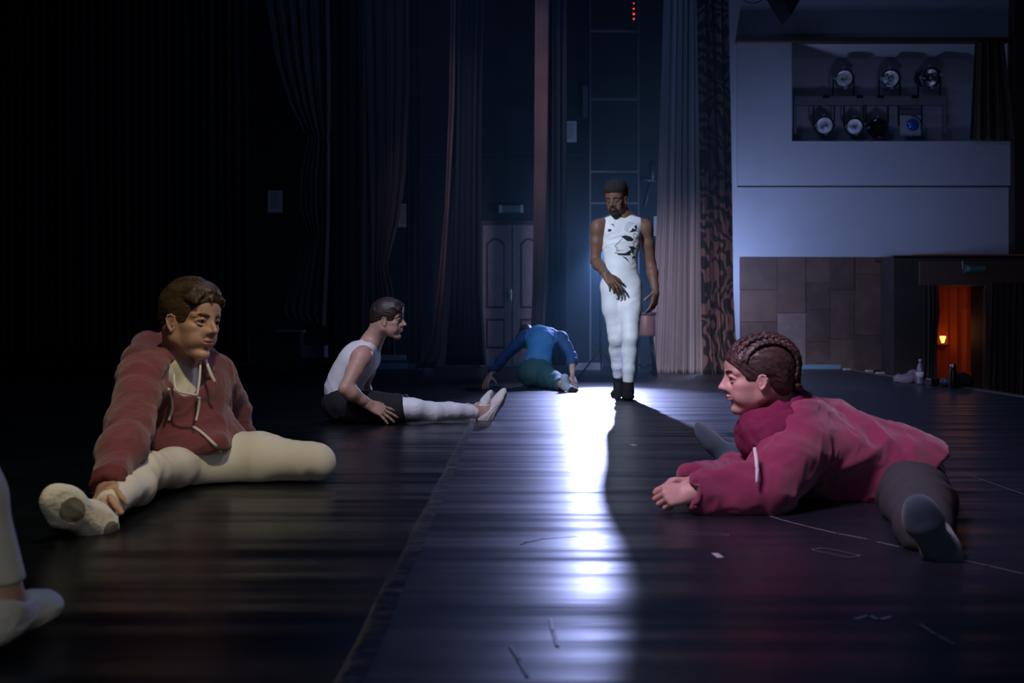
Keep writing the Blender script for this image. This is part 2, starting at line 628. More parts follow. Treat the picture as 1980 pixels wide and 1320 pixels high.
def head_prims(fem=False, beard=False):
    """local frame: +x the way the face looks, +y the person's left, +z crown"""
    jw = 0.85 if fem else 1.0
    o = [ell((-0.014, 0, 0.034), (0.097, 0.075, 0.082), k=0.02),
         ell((0.030, 0, -0.025), (0.060, 0.060, 0.080), k=0.03),
         ell((0.042, 0, 0.045), (0.052, 0.060, 0.048), k=0.03),
         ell((-0.045, 0, 0.0), (0.055, 0.058, 0.06), k=0.03)]
    for s in (-1, 1):
        o += [cone((0.0, s * 0.050 * jw, -0.060), (0.066, s * 0.014, -0.100), 0.017 * jw, 0.017, 0.022),
              cone((-0.002, s * 0.058, -0.01), (0.0, s * 0.050 * jw, -0.060), 0.014, 0.016 * jw, 0.02),
              cone((0.088, s * 0.008, 0.021), (0.070, s * 0.048, 0.020), 0.0085 if not fem else 0.006, 0.008, 0.014),
              ell((0.058, s * 0.044, -0.020), (0.024, 0.016, 0.015), k=0.018),
              ell((0.060, s * 0.036, -0.055), (0.026, 0.018, 0.026), k=0.02)]
    o += [ell((0.080 if fem else 0.084, 0, -0.102), (0.014, 0.018, 0.014), k=0.016), ell((0.074 if fem else 0.078, 0, -0.058), (0.022, 0.027, 0.024), k=0.018)]
    for s in (-1, 1):
        o.append(ell((0.098, s * 0.031, 0.001), (0.021, 0.018, 0.0125), k=0.010, op='-'))
    for s in (-1, 1):
        o.append(cone((0.088, s * 0.009, 0.004), (0.101, s * 0.0085, -0.024), 0.0075, 0.0065, 0.008))
        o.append(ell((0.090, s * 0.016, -0.030), (0.013, 0.010, 0.014), k=0.012))
    # nose
    o += [cone((0.090, 0, 0.014), ((0.114 if fem else 0.118), 0, -0.020), 0.0065, 0.0075, 0.012), ell(((0.116 if fem else 0.119), 0, -0.024), (0.0080, 0.0085, 0.0072), k=0.006),
          cone((0.100, 0, -0.034), (0.094, 0, -0.044), 0.006, 0.006, 0.008)]
    for s in (-1, 1):
        o.append(ell((0.104, s * 0.0110, -0.0275), (0.0095, 0.0055, 0.0065), k=0.006))
        o.append(ell((0.107, s * 0.0055, -0.0345), (0.004, 0.0028, 0.0035), k=0.003, op='-'))
    # lids
    for s in (-1, 1):
        L = [(0.081, s * 0.0155, 0.001), (0.0895, s * 0.023, 0.0085), (0.0905, s * 0.031, 0.0105), (0.0870, s * 0.039, 0.0090), (0.077, s * 0.047, 0.003)]
        o += chain(L, [0.0026, 0.0032, 0.0032, 0.0032, 0.003], 0.004)
        L = [(0.081, s * 0.0155, -0.001), (0.0870, s * 0.024, -0.0070), (0.0870, s * 0.031, -0.0082), (0.0840, s * 0.039, -0.0065), (0.076, s * 0.046, 0.0)]
        o += chain(L, [0.0024, 0.0026, 0.0026, 0.0026, 0.0026], 0.004)
    # lips and chin
    o += chain([(0.089, -0.022, -0.0600), (0.1005, -0.008, -0.0550), (0.1010, 0, -0.0560), (0.1005, 0.008, -0.0550), (0.089, 0.022, -0.0600)], [0.003, 0.0046, 0.0045, 0.0046, 0.003], 0.005)
    o += chain([(0.089, -0.020, -0.0620), (0.0980, -0.008, -0.0665), (0.0980, 0.008, -0.0665), (0.089, 0.020, -0.0620)], [0.003, 0.0052, 0.0052, 0.003], 0.005)
    o += chain([(0.094, -0.021, -0.0608), (0.1055, 0, -0.0608), (0.094, 0.021, -0.0608)], [0.0012, 0.0014, 0.0012], 0.002, '-')
    o.append(ell((0.099, 0, -0.0815), (0.008, 0.024, 0.006), k=0.010, op='-'))
    # ears
    n0 = len(o)
    for s in (-1, 1):
        Re = frame((0.93, s * -0.32, -0.10), (0.12, s * 0.12, 1))
        o.append(ell((-0.008, s * 0.0745, -0.004), (0.0185, 0.0075, 0.029), Re, 0.006))
        q = [(0.004, 0.0735, -0.022), (-0.002, 0.0765, -0.032), (-0.012, 0.0795, -0.024), (-0.021, 0.085, -0.006), (-0.025, 0.0875, 0.010),
             (-0.019, 0.0870, 0.024), (-0.007, 0.0830, 0.029), (0.005, 0.0780, 0.022), (0.006, 0.0755, 0.010)]
        o += chain([(x, s * y, z) for x, y, z in q], [0.0045, 0.0055, 0.0042, 0.0035, 0.0036, 0.0038, 0.0036, 0.0034, 0.003], 0.003)
        o.append(ell((-0.006, s * 0.0850, 0.001), (0.0095, 0.0055, 0.018), Re, 0.003, '-'))
        o.append(cone((0.003, s * 0.077, -0.008), (0.002, s * 0.078, -0.014), 0.0035, 0.003, 0.002))
    es = 0.72 if fem else 0.82
    for p in o[n0:]:
        for key in ('a', 'b', 'c'):
            if key in p:
                q = p[key]
                p[key] = np.array([(q[0] + 0.008) * es + 0.003, (abs(q[1]) - 0.073) * es * np.sign(q[1]) + 0.0715 * np.sign(q[1]), q[2] * es - 0.014])
        for key in ('ra', 'rb', 'r'):
            if key in p:
                p[key] = p[key] * (es ** 0.7) if key != 'r' else np.asarray(p[key]) * es
    if fem:                                             # shorter, finer lower face
        for p in o:
            for key in ('a', 'b', 'c'):
                if key in p and p[key][2] < -0.02:
                    p[key] = np.array([p[key][0] - (0.003 if p[key][0] > 0.06 and p[key][2] < -0.045 else 0), p[key][1], -0.02 + (p[key][2] + 0.02) * 0.90])
    return o


def head_zone(R, o, s, z0=0, fem=False):
    z1, z2 = (-0.0485, -0.0665) if fem else (-0.0515, -0.0715)
    def z(c):
        L = (c - o) @ R / s
        lip = (np.abs(L[:, 1]) < 0.021) & (L[:, 2] < z1 - np.abs(L[:, 1]) * 0.18) & (L[:, 2] > z2 + np.abs(L[:, 1]) * 0.4) & (L[:, 0] > 0.084)
        return np.where(lip, 1, z0)
    return z


def eyes(R, o, s, parent, gaze=(1, 0, 0)):
    for sg in (-1, 1):
        c = np.array([0.0765, sg * 0.031, 0.0012])
        g = nrm(gaze)

        def z(cc, c=c, g=g):
            L = (cc - o) @ R / s - c
            L = L / np.linalg.norm(L, axis=1)[:, None]
            return (L @ g > 0.84).astype(int)
        V, Q = surface(xf([ell(c, 0.0130, k=0.001)], R, o, s), 0.0012)
        add_mesh('eye', V, Q, ['eye_white', 'iris_dark'], parent, z)
        L = [(0.0845, sg * 0.0170, 0.0005), (0.0925, sg * 0.024, 0.0068), (0.0940, sg * 0.031, 0.0082), (0.0905, sg * 0.040, 0.0068), (0.0800, sg * 0.050, 0.0015)]
        tube('eyelashes', [o + R @ (np.array(q) * s) for q in L], [0.0007, 0.0011, 0.0013, 0.0013, 0.0006], 'hair_dark', parent, nseg=5)


def brows(R, o, s, parent, m, thick=1.0):
    for sg in (-1, 1):
        pr = chain([(0.0970, sg * 0.012, 0.0205), (0.0965, sg * 0.020, 0.0235), (0.0930, sg * 0.030, 0.0255), (0.0880, sg * 0.040, 0.0250), (0.0795, sg * 0.050, 0.0215)], [0.0028 * thick, 0.0034 * thick, 0.0032 * thick, 0.0024 * thick, 0.0012], 0.004)
        V, Q = surface(xf(pr, R, o, s), 0.0013)
        add_mesh('eyebrow', V, Q, [m], parent)


def hand(W, d, dorsal, thumb, curl=(0.3, 0.35, 0.4, 0.45), tcurl=0.3, spread=0.12, s=1.0, topen=0.75):
    """W wrist, d towards the knuckles, dorsal the back of the hand, thumb roughly the side the thumb is on"""
    Rm = frame(d, dorsal)
    sg = 1.0 if np.dot(Rm[:, 1], thumb) > 0 else -1.0
    o = []
    kn = [(0.090, 0.030), (0.094, 0.010), (0.089, -0.010), (0.080, -0.028)]
    for i, (x, y) in enumerate(kn):
        o.append(cone((0.0, y * 0.55, 0.0), (x, y, 0.0), 0.0145, 0.0115, 0.014))
    o.append(ell((0.045, 0, -0.004), (0.046, 0.034, 0.012), k=0.014))
    o.append(ell((0.032, 0.026, -0.010), (0.030, 0.014, 0.013), frame((0.85, 0.5, -0.1), (0, 0, 1)), 0.012))
    ln = [(0.042, 0.025, 0.019), (0.046, 0.029, 0.020), (0.043, 0.027, 0.019), (0.034, 0.020, 0.017)]
    for i, (x, y) in enumerate(kn):
        p = np.array([x, y, 0.0])
        ang, sp = 0.0, spread * (1.5 - i)
        rr = [0.0098, 0.0090, 0.0082, 0.0072] if i < 3 else [0.0088, 0.0080, 0.0072, 0.0064]
        for j in range(3):
            ang += curl[i] * (0.9, 1.2, 0.8)[j]
            dv = np.array([math.cos(ang) * math.cos(sp), math.cos(ang) * math.sin(sp), -math.sin(ang)])
            q = p + dv * ln[i][j]
            o.append(cone(p, q, rr[j], rr[j + 1], 0.004))
            p = q
    p = np.array([0.022, 0.026, -0.006])
    a = topen
    for j, (l, r0, r1) in enumerate(((0.040, 0.0135, 0.0110), (0.031, 0.0110, 0.0098), (0.026, 0.0098, 0.0078))):
        dv = nrm([math.cos(a), math.sin(a), -0.25 - tcurl * j * 0.5])
        q = p + dv * l
        o.append(cone(p, q, r0, r1, 0.005))
        p = q
        a -= tcurl * 0.5
    if sg < 0:
        for q in o:
            if q['t'] == 'C':
                q['a'] = q['a'] * [1, -1, 1]
                q['b'] = q['b'] * [1, -1, 1]
            else:
                q['c'] = q['c'] * [1, -1, 1]
                Mx = np.diag([1, -1, 1.0])
                q['R'] = Mx @ q['R'] @ Mx
    return xf(o, Rm, np.asarray(W, float), s)


def foot_prims(point=0.0):
    """ankle at the origin, +x toes, +z instep, sole at z = -0.078"""
    return [cone((0, 0, 0.03), (0, 0, -0.02), 0.036, 0.038, 0.02), ell((-0.030, 0, -0.044), (0.034, 0.031, 0.034), k=0.03),
            cone((0.0, 0, -0.030), (0.095, 0, -0.054), 0.038, 0.026, 0.03, n=(0, 1, 0), s=1.0),
            cone((-0.03, 0, -0.060), (0.09, -0.004, -0.062), 0.024, 0.024, 0.03, n=(0, 0, 1), s=0.7),
            ell((0.118, 0.0, -0.056), (0.045, 0.045, 0.021), k=0.03), ell((0.152, 0.006, -0.058), (0.036, 0.034, 0.017), k=0.02)]


def sole_zone(R, o, s):
    def z(c):
        L = (c - o) @ R / s
        f = ((L[:, 0] - 0.115) / 0.036) ** 2 + (L[:, 1] / 0.030) ** 2 < 1
        h = ((L[:, 0] + 0.030) / 0.028) ** 2 + (L[:, 1] / 0.022) ** 2 < 1
        return ((f | h) & (L[:, 2] < -0.055)).astype(int)
    return z


T0 = time.time()
# ------------------------------------------------------------------ materials of the place


def nodes(name):
    m = bpy.data.materials.new(name)
    m.use_nodes = True
    M[name] = m
    return m, m.node_tree, m.node_tree.nodes['Principled BSDF']


def N(nt, t, **kw):
    n = nt.nodes.new(t)
    for k, v in kw.items():
        setattr(n, k, v)
    return n


def vinyl(name, c1, c2, rough, bstr, seed=0.0, spec=0.5):
    """dance vinyl: long low ripples across the strip, scuffs, dust"""
    m, nt, b = nodes(name)
    tc = N(nt, 'ShaderNodeTexCoord')
    L = nt.links.new

    def noise(scale, sc, det=4, rough_=0.5):
        mp = N(nt, 'ShaderNodeMapping')
        mp.inputs['Scale'].default_value = scale
        mp.inputs['Location'].default_value = (seed, seed * 1.7, 0)
        L(tc.outputs['Object'], mp.inputs[0])
        n = N(nt, 'ShaderNodeTexNoise')
        n.inputs['Scale'].default_value = sc
        n.inputs['Detail'].default_value = det
        n.inputs['Roughness'].default_value = rough_
        L(mp.outputs[0], n.inputs['Vector'])
        return n.outputs[0]
    ripple = noise((0.10, 1.0, 1), 3.4, 2)
    fine = noise((0.10, 1.0, 1), 26, 3)
    scuff = noise((1, 1, 1), 2.2, 8, 0.7)
    dust = noise((0.5, 1, 1), 60, 6, 0.8)
    mx = N(nt, 'ShaderNodeMath', operation='MULTIPLY_ADD')
    L(fine, mx.inputs[0])
    mx.inputs[1].default_value = 0.035
    L(ripple, mx.inputs[2])
    bp = N(nt, 'ShaderNodeBump')
    bp.inputs['Strength'].default_value = bstr
    bp.inputs['Distance'].default_value = 0.032
    L(mx.outputs[0], bp.inputs['Height'])
    L(bp.outputs[0], b.inputs['Normal'])
    r = N(nt, 'ShaderNodeValToRGB')
    r.color_ramp.elements[0].position = 0.42
    r.color_ramp.elements[1].position = 0.78
    r.color_ramp.elements[0].color = (*c1, 1)
    r.color_ramp.elements[1].color = (*c2, 1)
    L(scuff, r.inputs[0])
    # thin pale scratches
    vo = N(nt, 'ShaderNodeTexVoronoi', feature='DISTANCE_TO_EDGE')
    vo.inputs['Scale'].default_value = 1.3
    wp = N(nt, 'ShaderNodeVectorMath', operation='MULTIPLY_ADD')
    nz = N(nt, 'ShaderNodeTexNoise')
    nz.inputs['Scale'].default_value = 1.5
    L(tc.outputs['Object'], nz.inputs['Vector'])
    L(nz.outputs['Color'], wp.inputs[0])
    wp.inputs[1].default_value = (1.6, 1.6, 0)
    L(tc.outputs['Object'], wp.inputs[2])
    L(wp.outputs[0], vo.inputs['Vector'])
    st = N(nt, 'ShaderNodeMath', operation='LESS_THAN')
    L(vo.outputs['Distance'], st.inputs[0])
    st.inputs[1].default_value = 0.004
    dm = N(nt, 'ShaderNodeMath', operation='MULTIPLY')
    L(st.outputs[0], dm.inputs[0])
    cr = N(nt, 'ShaderNodeValToRGB')
    cr.color_ramp.elements[0].position = 0.55
    cr.color_ramp.elements[1].position = 0.75
    L(dust, cr.inputs[0])
    L(cr.outputs[0], dm.inputs[1])
    mix = N(nt, 'ShaderNodeMix', data_type='RGBA')
    L(dm.outputs[0], mix.inputs[0])
    L(r.outputs[0], mix.inputs[6])
    mix.inputs[7].default_value = (0.10, 0.10, 0.12, 1)
    L(mix.outputs[2], b.inputs['Base Color'])
    rr = N(nt, 'ShaderNodeMapRange')
    L(scuff, rr.inputs[0])
    rr.inputs[3].default_value = rough - 0.05
    rr.inputs[4].default_value = rough + 0.10
    L(rr.outputs[0], b.inputs['Roughness'])
    b.inputs['Specular IOR Level'].default_value = spec


vinyl('vinyl_black', (0.0030, 0.0045, 0.0050), (0.007, 0.009, 0.011), 0.29, 0.75, 3.0, 0.34)
vinyl('vinyl_grey', (0.011, 0.014, 0.024), (0.021, 0.023, 0.034), 0.33, 0.95, 0.0)
mat('wall_paint', (0.50, 0.53, 0.60), 0.85, bump=0.05, bscale=40, var=0.06, vscale=1.5)
mat('wall_dark', (0.020, 0.030, 0.036), 0.9, bump=0.2, bscale=20, var=0.3, vscale=2)
mat('black_drape', (0.006, 0.009, 0.010), 0.95, bump=0.2, bscale=300)
mat('dark_drape', (0.012, 0.022, 0.030), 0.92, bump=0.2, bscale=300)
mat('brown_drape', (0.15, 0.092, 0.078), 0.88, bump=0.25, bscale=200, var=0.25, vscale=3)
mat('grey_drape', (0.040, 0.046, 0.042), 0.88, bump=0.25, bscale=200, var=0.2, vscale=4)
mat('taupe_drape', (0.12, 0.085, 0.075), 0.85, bump=0.25, bscale=200, var=0.3, vscale=2.5, stretch=(3, 1, 0.3))
mat('satin_drape', (0.42, 0.36, 0.35), 0.5, bump=0.15, bscale=30, var=0.20, vscale=6, stretch=(1, 1, 0.12), sheen=0.2)
mat('wood_trim', (0.085, 0.050, 0.040), 0.6, bump=0.1, bscale=40)
mat('door_wood', (0.27, 0.23, 0.25), 0.45, bump=0.35, bscale=18, var=0.35, vscale=14, stretch=(6, 1, 0.5))
mat('door_groove', (0.03, 0.025, 0.03), 0.5)
mat('tile_a', (0.135, 0.078, 0.058), 0.75, bump=0.3, bscale=60, var=0.25, vscale=5)
mat('tile_b', (0.150, 0.086, 0.064), 0.75, bump=0.3, bscale=60, var=0.25, vscale=5)
mat('tile_c', (0.120, 0.070, 0.054), 0.75, bump=0.3, bscale=60, var=0.3, vscale=5)
mat('tile_pale', (0.21, 0.15, 0.13), 0.75, bump=0.3, bscale=60, var=0.2, vscale=9)
mat('niche_drape', (0.055, 0.034, 0.024), 0.9, bump=0.2, bscale=200)
mat('house_drape', (0.030, 0.020, 0.018), 0.9, bump=0.2, bscale=200)
mat('dark_panel', (0.035, 0.024, 0.024), 0.7, var=0.3, vscale=3, bump=0.1)
mat('paper', (0.55, 0.58, 0.62), 0.8)
mat('paper_ink', (0.12, 0.13, 0.16), 0.8)
mat('orange_drape', (0.75, 0.16, 0.03), 0.9, bump=0.2, bscale=100)
mat('orange_wall', (0.60, 0.20, 0.06), 0.9)
mat('lamp_glow', (1, 0.5, 0.1), 0.5, emit=(1.0, 0.42, 0.08), estr=3.0)
mat('red_led', (1, 0.05, 0.05), 0.5, emit=(1.0, 0.03, 0.03), estr=3.0)
mat('black_metal', (0.012, 0.012, 0.014), 0.4, 0.6)
mat('grey_metal', (0.13, 0.14, 0.16), 0.5, 0.5)
mat('pale_metal', (0.36, 0.37, 0.40), 0.5, 0.3)
mat('reflector', (0.80, 0.82, 0.88), 0.16, 1.0, bump=0.6, bscale=22)
mat('lens_blue', (0.05, 0.14, 0.60), 0.08, coat=1.0)
mat('lens_dark', (0.02, 0.02, 0.03), 0.05, coat=1.0)
mat('sign_face', (0.16, 0.24, 0.22), 0.35)
mat('sign_ends', (0.45, 0.46, 0.50), 0.4)
mat('sign_green', (0.03, 0.10, 0.08), 0.4)
mat('sign_letters', (0.20, 0.38, 0.34), 0.4)
mat('blue_paint', (0.12, 0.22, 0.30), 0.6)
mat('pale_edge', (0.22, 0.30, 0.36), 0.6)
mat('stage_edge', (0.13, 0.075, 0.06), 0.6, bump=0.2, bscale=60)
mat('brown_leather', (0.20, 0.095, 0.065), 0.45, bump=0.1, bscale=60)
mat('purple_cloth', (0.22, 0.16, 0.24), 0.8, bump=0.5, bscale=40)
mat('chalk', (0.24, 0.26, 0.32), 0.5)
mat('chalk_faint', (0.16, 0.17, 0.21), 0.42)
mat('white_tape', (0.80, 0.82, 0.88), 0.5)

m_, nt_, b_ = nodes('patterned_drape')
tc_ = N(nt_, 'ShaderNodeTexCoord')
n1 = N(nt_, 'ShaderNodeTexNoise')
n1.inputs['Scale'].default_value = 2.2
n1.inputs['Detail'].default_value = 1
nt_.links.new(tc_.outputs['Object'], n1.inputs['Vector'])
va = N(nt_, 'ShaderNodeVectorMath', operation='MULTIPLY_ADD')
nt_.links.new(n1.outputs['Color'], va.inputs[0])
va.inputs[1].default_value = (0.35, 0, 0.35)
nt_.links.new(tc_.outputs['Object'], va.inputs[2])
wv_ = N(nt_, 'ShaderNodeTexWave', wave_type='RINGS', rings_direction='Y')
wv_.inputs['Scale'].default_value = 2.2
wv_.inputs['Distortion'].default_value = 9.0
wv_.inputs['Detail'].default_value = 1.0
wv_.inputs['Detail Scale'].default_value = 1.8
nt_.links.new(va.outputs[0], wv_.inputs['Vector'])
cr_ = N(nt_, 'ShaderNodeValToRGB')
cr_.color_ramp.elements[0].position = 0.50
cr_.color_ramp.elements[1].position = 0.58
cr_.color_ramp.elements[0].color = (0.020, 0.012, 0.012, 1)
cr_.color_ramp.elements[1].color = (0.19, 0.092, 0.072, 1)
nt_.links.new(wv_.outputs['Fac'], cr_.inputs[0])
nt_.links.new(cr_.outputs[0], b_.inputs['Base Color'])
b_.inputs['Roughness'].default_value = 0.8

m_, nt_, b_ = nodes('clear_tape')
b_.inputs['Base Color'].default_value = (0.09, 0.11, 0.17, 1)
b_.inputs['Roughness'].default_value = 0.12
tcx = N(nt_, 'ShaderNodeTexCoord')
nn = N(nt_, 'ShaderNodeTexNoise')
nn.inputs['Scale'].default_value = 14
nn.inputs['Detail'].default_value = 6
nt_.links.new(tcx.outputs['Object'], nn.inputs['Vector'])
bb = N(nt_, 'ShaderNodeBump')
bb.inputs['Strength'].default_value = 1.0
bb.inputs['Distance'].default_value = 0.01
nt_.links.new(nn.outputs[0], bb.inputs['Height'])
nt_.links.new(bb.outputs[0], b_.inputs['Normal'])
b_.inputs['Alpha'].default_value = 0.5

m_, nt_, b_ = nodes('bottle_plastic')
b_.inputs['Base Color'].default_value = (0.7, 0.75, 0.9, 1)
b_.inputs['Roughness'].default_value = 0.08
b_.inputs['Transmission Weight'].default_value = 0.85


# ------------------------------------------------------------------ builders
class MB:
    def __init__(self):
        self.v, self.f, self.m = [], [], []

    def box(self, a, b, mi=0):
        a, b = np.minimum(a, b), np.maximum(a, b)
        n = len(self.v)
        self.v += [(x, y, z) for z in (a[2], b[2]) for y in (a[1], b[1]) for x in (a[0], b[0])]
        for q in ((0, 2, 3, 1), (4, 5, 7, 6), (0, 1, 5, 4), (2, 6, 7, 3), (0, 4, 6, 2), (1, 3, 7, 5)):
            self.f.append(tuple(n + i for i in q))
            self.m.append(mi)
        return self

    def bar(self, p, q, r, seg=10, mi=0, r2=None):
        p, q = np.asarray(p, float), np.asarray(q, float)
        r2 = r if r2 is None else r2
        t = nrm(q - p)
        a = nrm(np.cross(t, [0, 0, 1] if abs(t[2]) < 0.9 else [1, 0, 0]))
        b = np.cross(t, a)
        n = len(self.v)
        for c, rr in ((p, r), (q, r2)):
            for j in range(seg):
                an = 2 * math.pi * j / seg
                self.v.append(tuple(c + (a * math.cos(an) + b * math.sin(an)) * rr))
        for j in range(seg):
            k = (j + 1) % seg
            self.f.append((n + j, n + seg + j, n + seg + k, n + k))
            self.m.append(mi)
        self.f.append(tuple(n + j for j in range(seg)))
        self.f.append(tuple(n + seg + j for j in reversed(range(seg))))
        self.m += [mi, mi]
        return self

    def lathe(self, c, prof, seg=24, mi=0, ax=(0, 0, 1)):
        """prof: list of (radius, height) along axis ax from c"""
        t = nrm(ax)
        a = nrm(np.cross(t, [0, 0, 1] if abs(t[2]) < 0.9 else [1, 0, 0]))
        b = np.cross(t, a)
        n = len(self.v)
        c = np.asarray(c, float)
        for r, h in prof:
            for j in range(seg):
                an = 2 * math.pi * j / seg
                self.v.append(tuple(c + t * h + (a * math.cos(an) + b * math.sin(an)) * max(r, 1e-4)))
        for i in range(len(prof) - 1):
            for j in range(seg):
                k = (j + 1) % seg
                self.f.append((n + i * seg + j, n + (i + 1) * seg + j, n + (i + 1) * seg + k, n + i * seg + k))
                self.m.append(mi)
        return self

    def poly(self, pts, mi=0):
        n = len(self.v)
        self.v += [tuple(p) for p in pts]
        self.f.append(tuple(range(n, n + len(pts))))
        self.m.append(mi)
        return self

    def build(self, name, mats, parent=None, smooth=False, bevel=0.0, kind=None):
        me = bpy.data.meshes.new(name)
        me.from_pydata([tuple(map(float, q)) for q in self.v], [], self.f)
        for x in (mats if isinstance(mats, (list, tuple)) else [mats]):
            me.materials.append(M[x])
        for p, i in zip(me.polygons, self.m):
            p.material_index = i
            p.use_smooth = smooth
        me.update()
        o = bpy.data.objects.new(name, me)
        C.objects.link(o)
        if parent is not None:
            o.parent = parent
            o.matrix_parent_inverse = parent.matrix_world.inverted()
        if bevel:
            mo = o.modifiers.new('bevel', 'BEVEL')
            mo.width = bevel
            mo.segments = 2
            mo.limit_method = 'ANGLE'
        if kind:
            o['kind'] = kind
        return o


def tag(o, label, cat, group=None):
    o['label'] = label
    o['category'] = cat
    if group:
        o['group'] = group
    return o


def drape(name, m, Y, edge, pleats, amp, parent=None, zlo=None, nx=90, nz=70, seed=1, thick=0.012, ztop=None, curl=0.0):
    """hanging cloth. edge: rows (v, u_left, u_right) at depth Y, top to bottom; the pleats narrow with the cloth"""
    rnd = random.Random(seed)
    ph = [rnd.uniform(0, 6.28) for _ in range(8)]
    vs = [r[0] for r in edge]
    V, Q = [], []
    w0 = max(r[2] - r[1] for r in edge)
    for j in range(nz):
        v = vs[0] + (vs[-1] - vs[0]) * j / (nz - 1)
        ul = np.interp(v, vs, [r[1] for r in edge])
        ur = np.interp(v, vs, [r[2] for r in edge])
        t = j / (nz - 1)
        for i in range(nx):
            s = i / (nx - 1)
            a = 2 * math.pi * pleats * s + 0.9 * math.sin(ph[0] + 3 * s + 1.3 * t) + 0.5 * math.sin(ph[1] + 7 * s - 2 * t)
            am = amp * (0.75 + 0.25 * math.sin(ph[2] + 5 * s)) * (0.6 + 0.4 * w0 / max(ur - ul, 1) if (ur - ul) < w0 else 1.0)
            dy = am * math.sin(a) + 0.35 * am * math.sin(2.3 * a + ph[3] + 2 * t)
            p = P(ul + (ur - ul) * s + 0.15 * math.cos(a) * am / Y * F * 0.6, v, Y)
            p[1] = Y + dy
            V.append(p)
    for j in range(nz - 1):
        for i in range(nx - 1):
            Q.append((j * nx + i, (j + 1) * nx + i, (j + 1) * nx + i + 1, j * nx + i + 1))
    o = add_mesh(name, np.array(V), np.array(Q), [m], parent)
    mo = o.modifiers.new('thickness', 'SOLIDIFY')
    mo.thickness = thick
    return o


def X(u, Y):
    return (u - U0) / F * Y


def Z(v, Y):
    return H0 - (v - V0) / F * Y


def pbox(mb, u0, v0, u1, v1, Y, d, mi=0):
    """box whose front face is seen between two image corners at depth Y and runs back by d"""
    return mb.box((X(u0, Y), Y, Z(v1, Y)), (X(u1, Y), Y + d, Z(v0, Y)), mi)


# ------------------------------------------------------------------ floor, walls
YB = 16.3                                          # auditorium side wall
SEAM = -0.235


def plane(name, pts, m, kind='structure', th=0.0):
    mb = MB().poly(pts)
    return mb.build(name, m, kind=kind)


def edge_x(y):                                     # the stage's front edge, a shallow line running away from the viewer
    return 3.06 + 0.1390 * y


fl = MB()
fl.poly([(-9, -3, -0.006), (SEAM + 0.05, -3, -0.006), (SEAM + 0.05, 17.6, -0.006), (-9, 17.6, -0.006)], 0)
fl.poly([(SEAM, -3, 0), (edge_x(-3), -3, 0), (edge_x(17.6), 17.6, 0), (SEAM, 17.6, 0)], 1)
fl.poly([(SEAM, -3, -0.006), (SEAM, -3, 0), (SEAM, 17.6, 0), (SEAM, 17.6, -0.006)], 1)
fl.poly([(edge_x(-3), -3, 0), (edge_x(-3), -3, -0.95), (edge_x(17.6), 17.6, -0.95), (edge_x(17.6), 17.6, 0)], 0)
fl.build('floor', ['vinyl_black', 'vinyl_grey'], kind='structure')
e = MB()
for y0, y1 in ((-3, 17.6),):
    e.v += [(edge_x(y0) - 0.005, y0, -0.10), (edge_x(y0) + 0.09, y0, -0.10), (edge_x(y0) + 0.09, y0, 0.006), (edge_x(y0) - 0.005, y0, 0.006),
            (edge_x(y1) - 0.005, y1, -0.10), (edge_x(y1) + 0.09, y1, -0.10), (edge_x(y1) + 0.09, y1, 0.006), (edge_x(y1) - 0.005, y1, 0.006)]
    e.f += [(0, 1, 2, 3), (7, 6, 5, 4), (0, 4, 5, 1), (1, 5, 6, 2), (2, 6, 7, 3), (3, 7, 4, 0)]
    e.m += [0] * 6
e.build('trim_1', 'stage_edge', kind='structure')
plane('floor_auditorium', [(edge_x(-3), -3, -0.95), (16, -3, -0.95), (16, 20, -0.95), (edge_x(20), 20, -0.95)], 'dark_panel')
plane('ceiling', [(-9, -3, 8.5), (-9, 20, 8.5), (16, 20, 8.5), (16, -3, 8.5)], 'black_drape')
plane('wall_left', [(-9, -3, -0.1), (-9, 20, -0.1), (-9, 20, 8.5), (-9, -3, 8.5)], 'wall_dark')
plane('wall_back', [(-9, 17.6, -0.1), (4.4, 17.6, -0.1), (4.4, 17.6, 8.5), (-9, 17.6, 8.5)], 'wall_dark')
plane('wall_front', [(-9, -3, -0.1), (-9, -3, 8.5), (16, -3, 8.5), (16, -3, -0.95)], 'wall_dark')
plane('wall_house', [(16, -3, -0.95), (16, -3, 8.5), (16, 20, 8.5), (16, 20, -0.95)], 'wall_dark')

# the painted wall beyond the proscenium, with the lighting niche
wr = MB()
zt = 8.5
xl, xr = X(1385, YB), X(1966, YB)
yp = YB - 0.25                                     # the parapet and the pier stand a little proud
nx0, nx1, nz0, nz1 = X(1532, YB), X(1950, YB), Z(272, YB), Z(80, YB)
wr.box((xl, YB, nz1), (xr, YB + 0.3, zt))                                   # above the niche
wr.box((xl, YB, Z(497, YB)), (xr, YB + 0.3, nz0))                           # below
wr.box((xl, YB, nz0), (nx0, YB + 0.3, nz1))
wr.box((nx1, YB, nz0), (xr, YB + 0.3, nz1))
wr.box((nx0 - 0.1, YB + 1.0, nz0 - 0.2), (nx1 + 0.1, YB + 1.1, nz1 + 0.5))  # back of the niche
wr.box((nx0 - 0.1, YB + 0.3, nz0 - 0.2), (nx0, YB + 1.0, nz1 + 0.3))
wr.box((nx1, YB + 0.3, nz0 - 0.2), (nx1 + 0.1, YB + 1.0, nz1 + 0.3))
wr.box((nx0, YB + 0.3, nz0 - 0.1), (nx1, YB + 1.0, nz0))
wr.box((nx0, YB + 0.3, nz1), (nx1, YB + 1.0, nz1 + 0.1))
wr.box((xl, YB, 0.0), (X(1431, YB), YB + 0.3, Z(497, YB)))
pbox(wr, 1426, 82, 1531, 358, YB - 0.06, 0.06)                              # pier
pbox(wr, 1531, 273, 1962, 358, YB - 0.06, 0.06)                             # parapet
wr.build('wall_right', 'wall_paint', kind='structure')
dp = MB()
pbox(dp, 1962, -200, 2300, 497, YB - 0.2, 0.4)
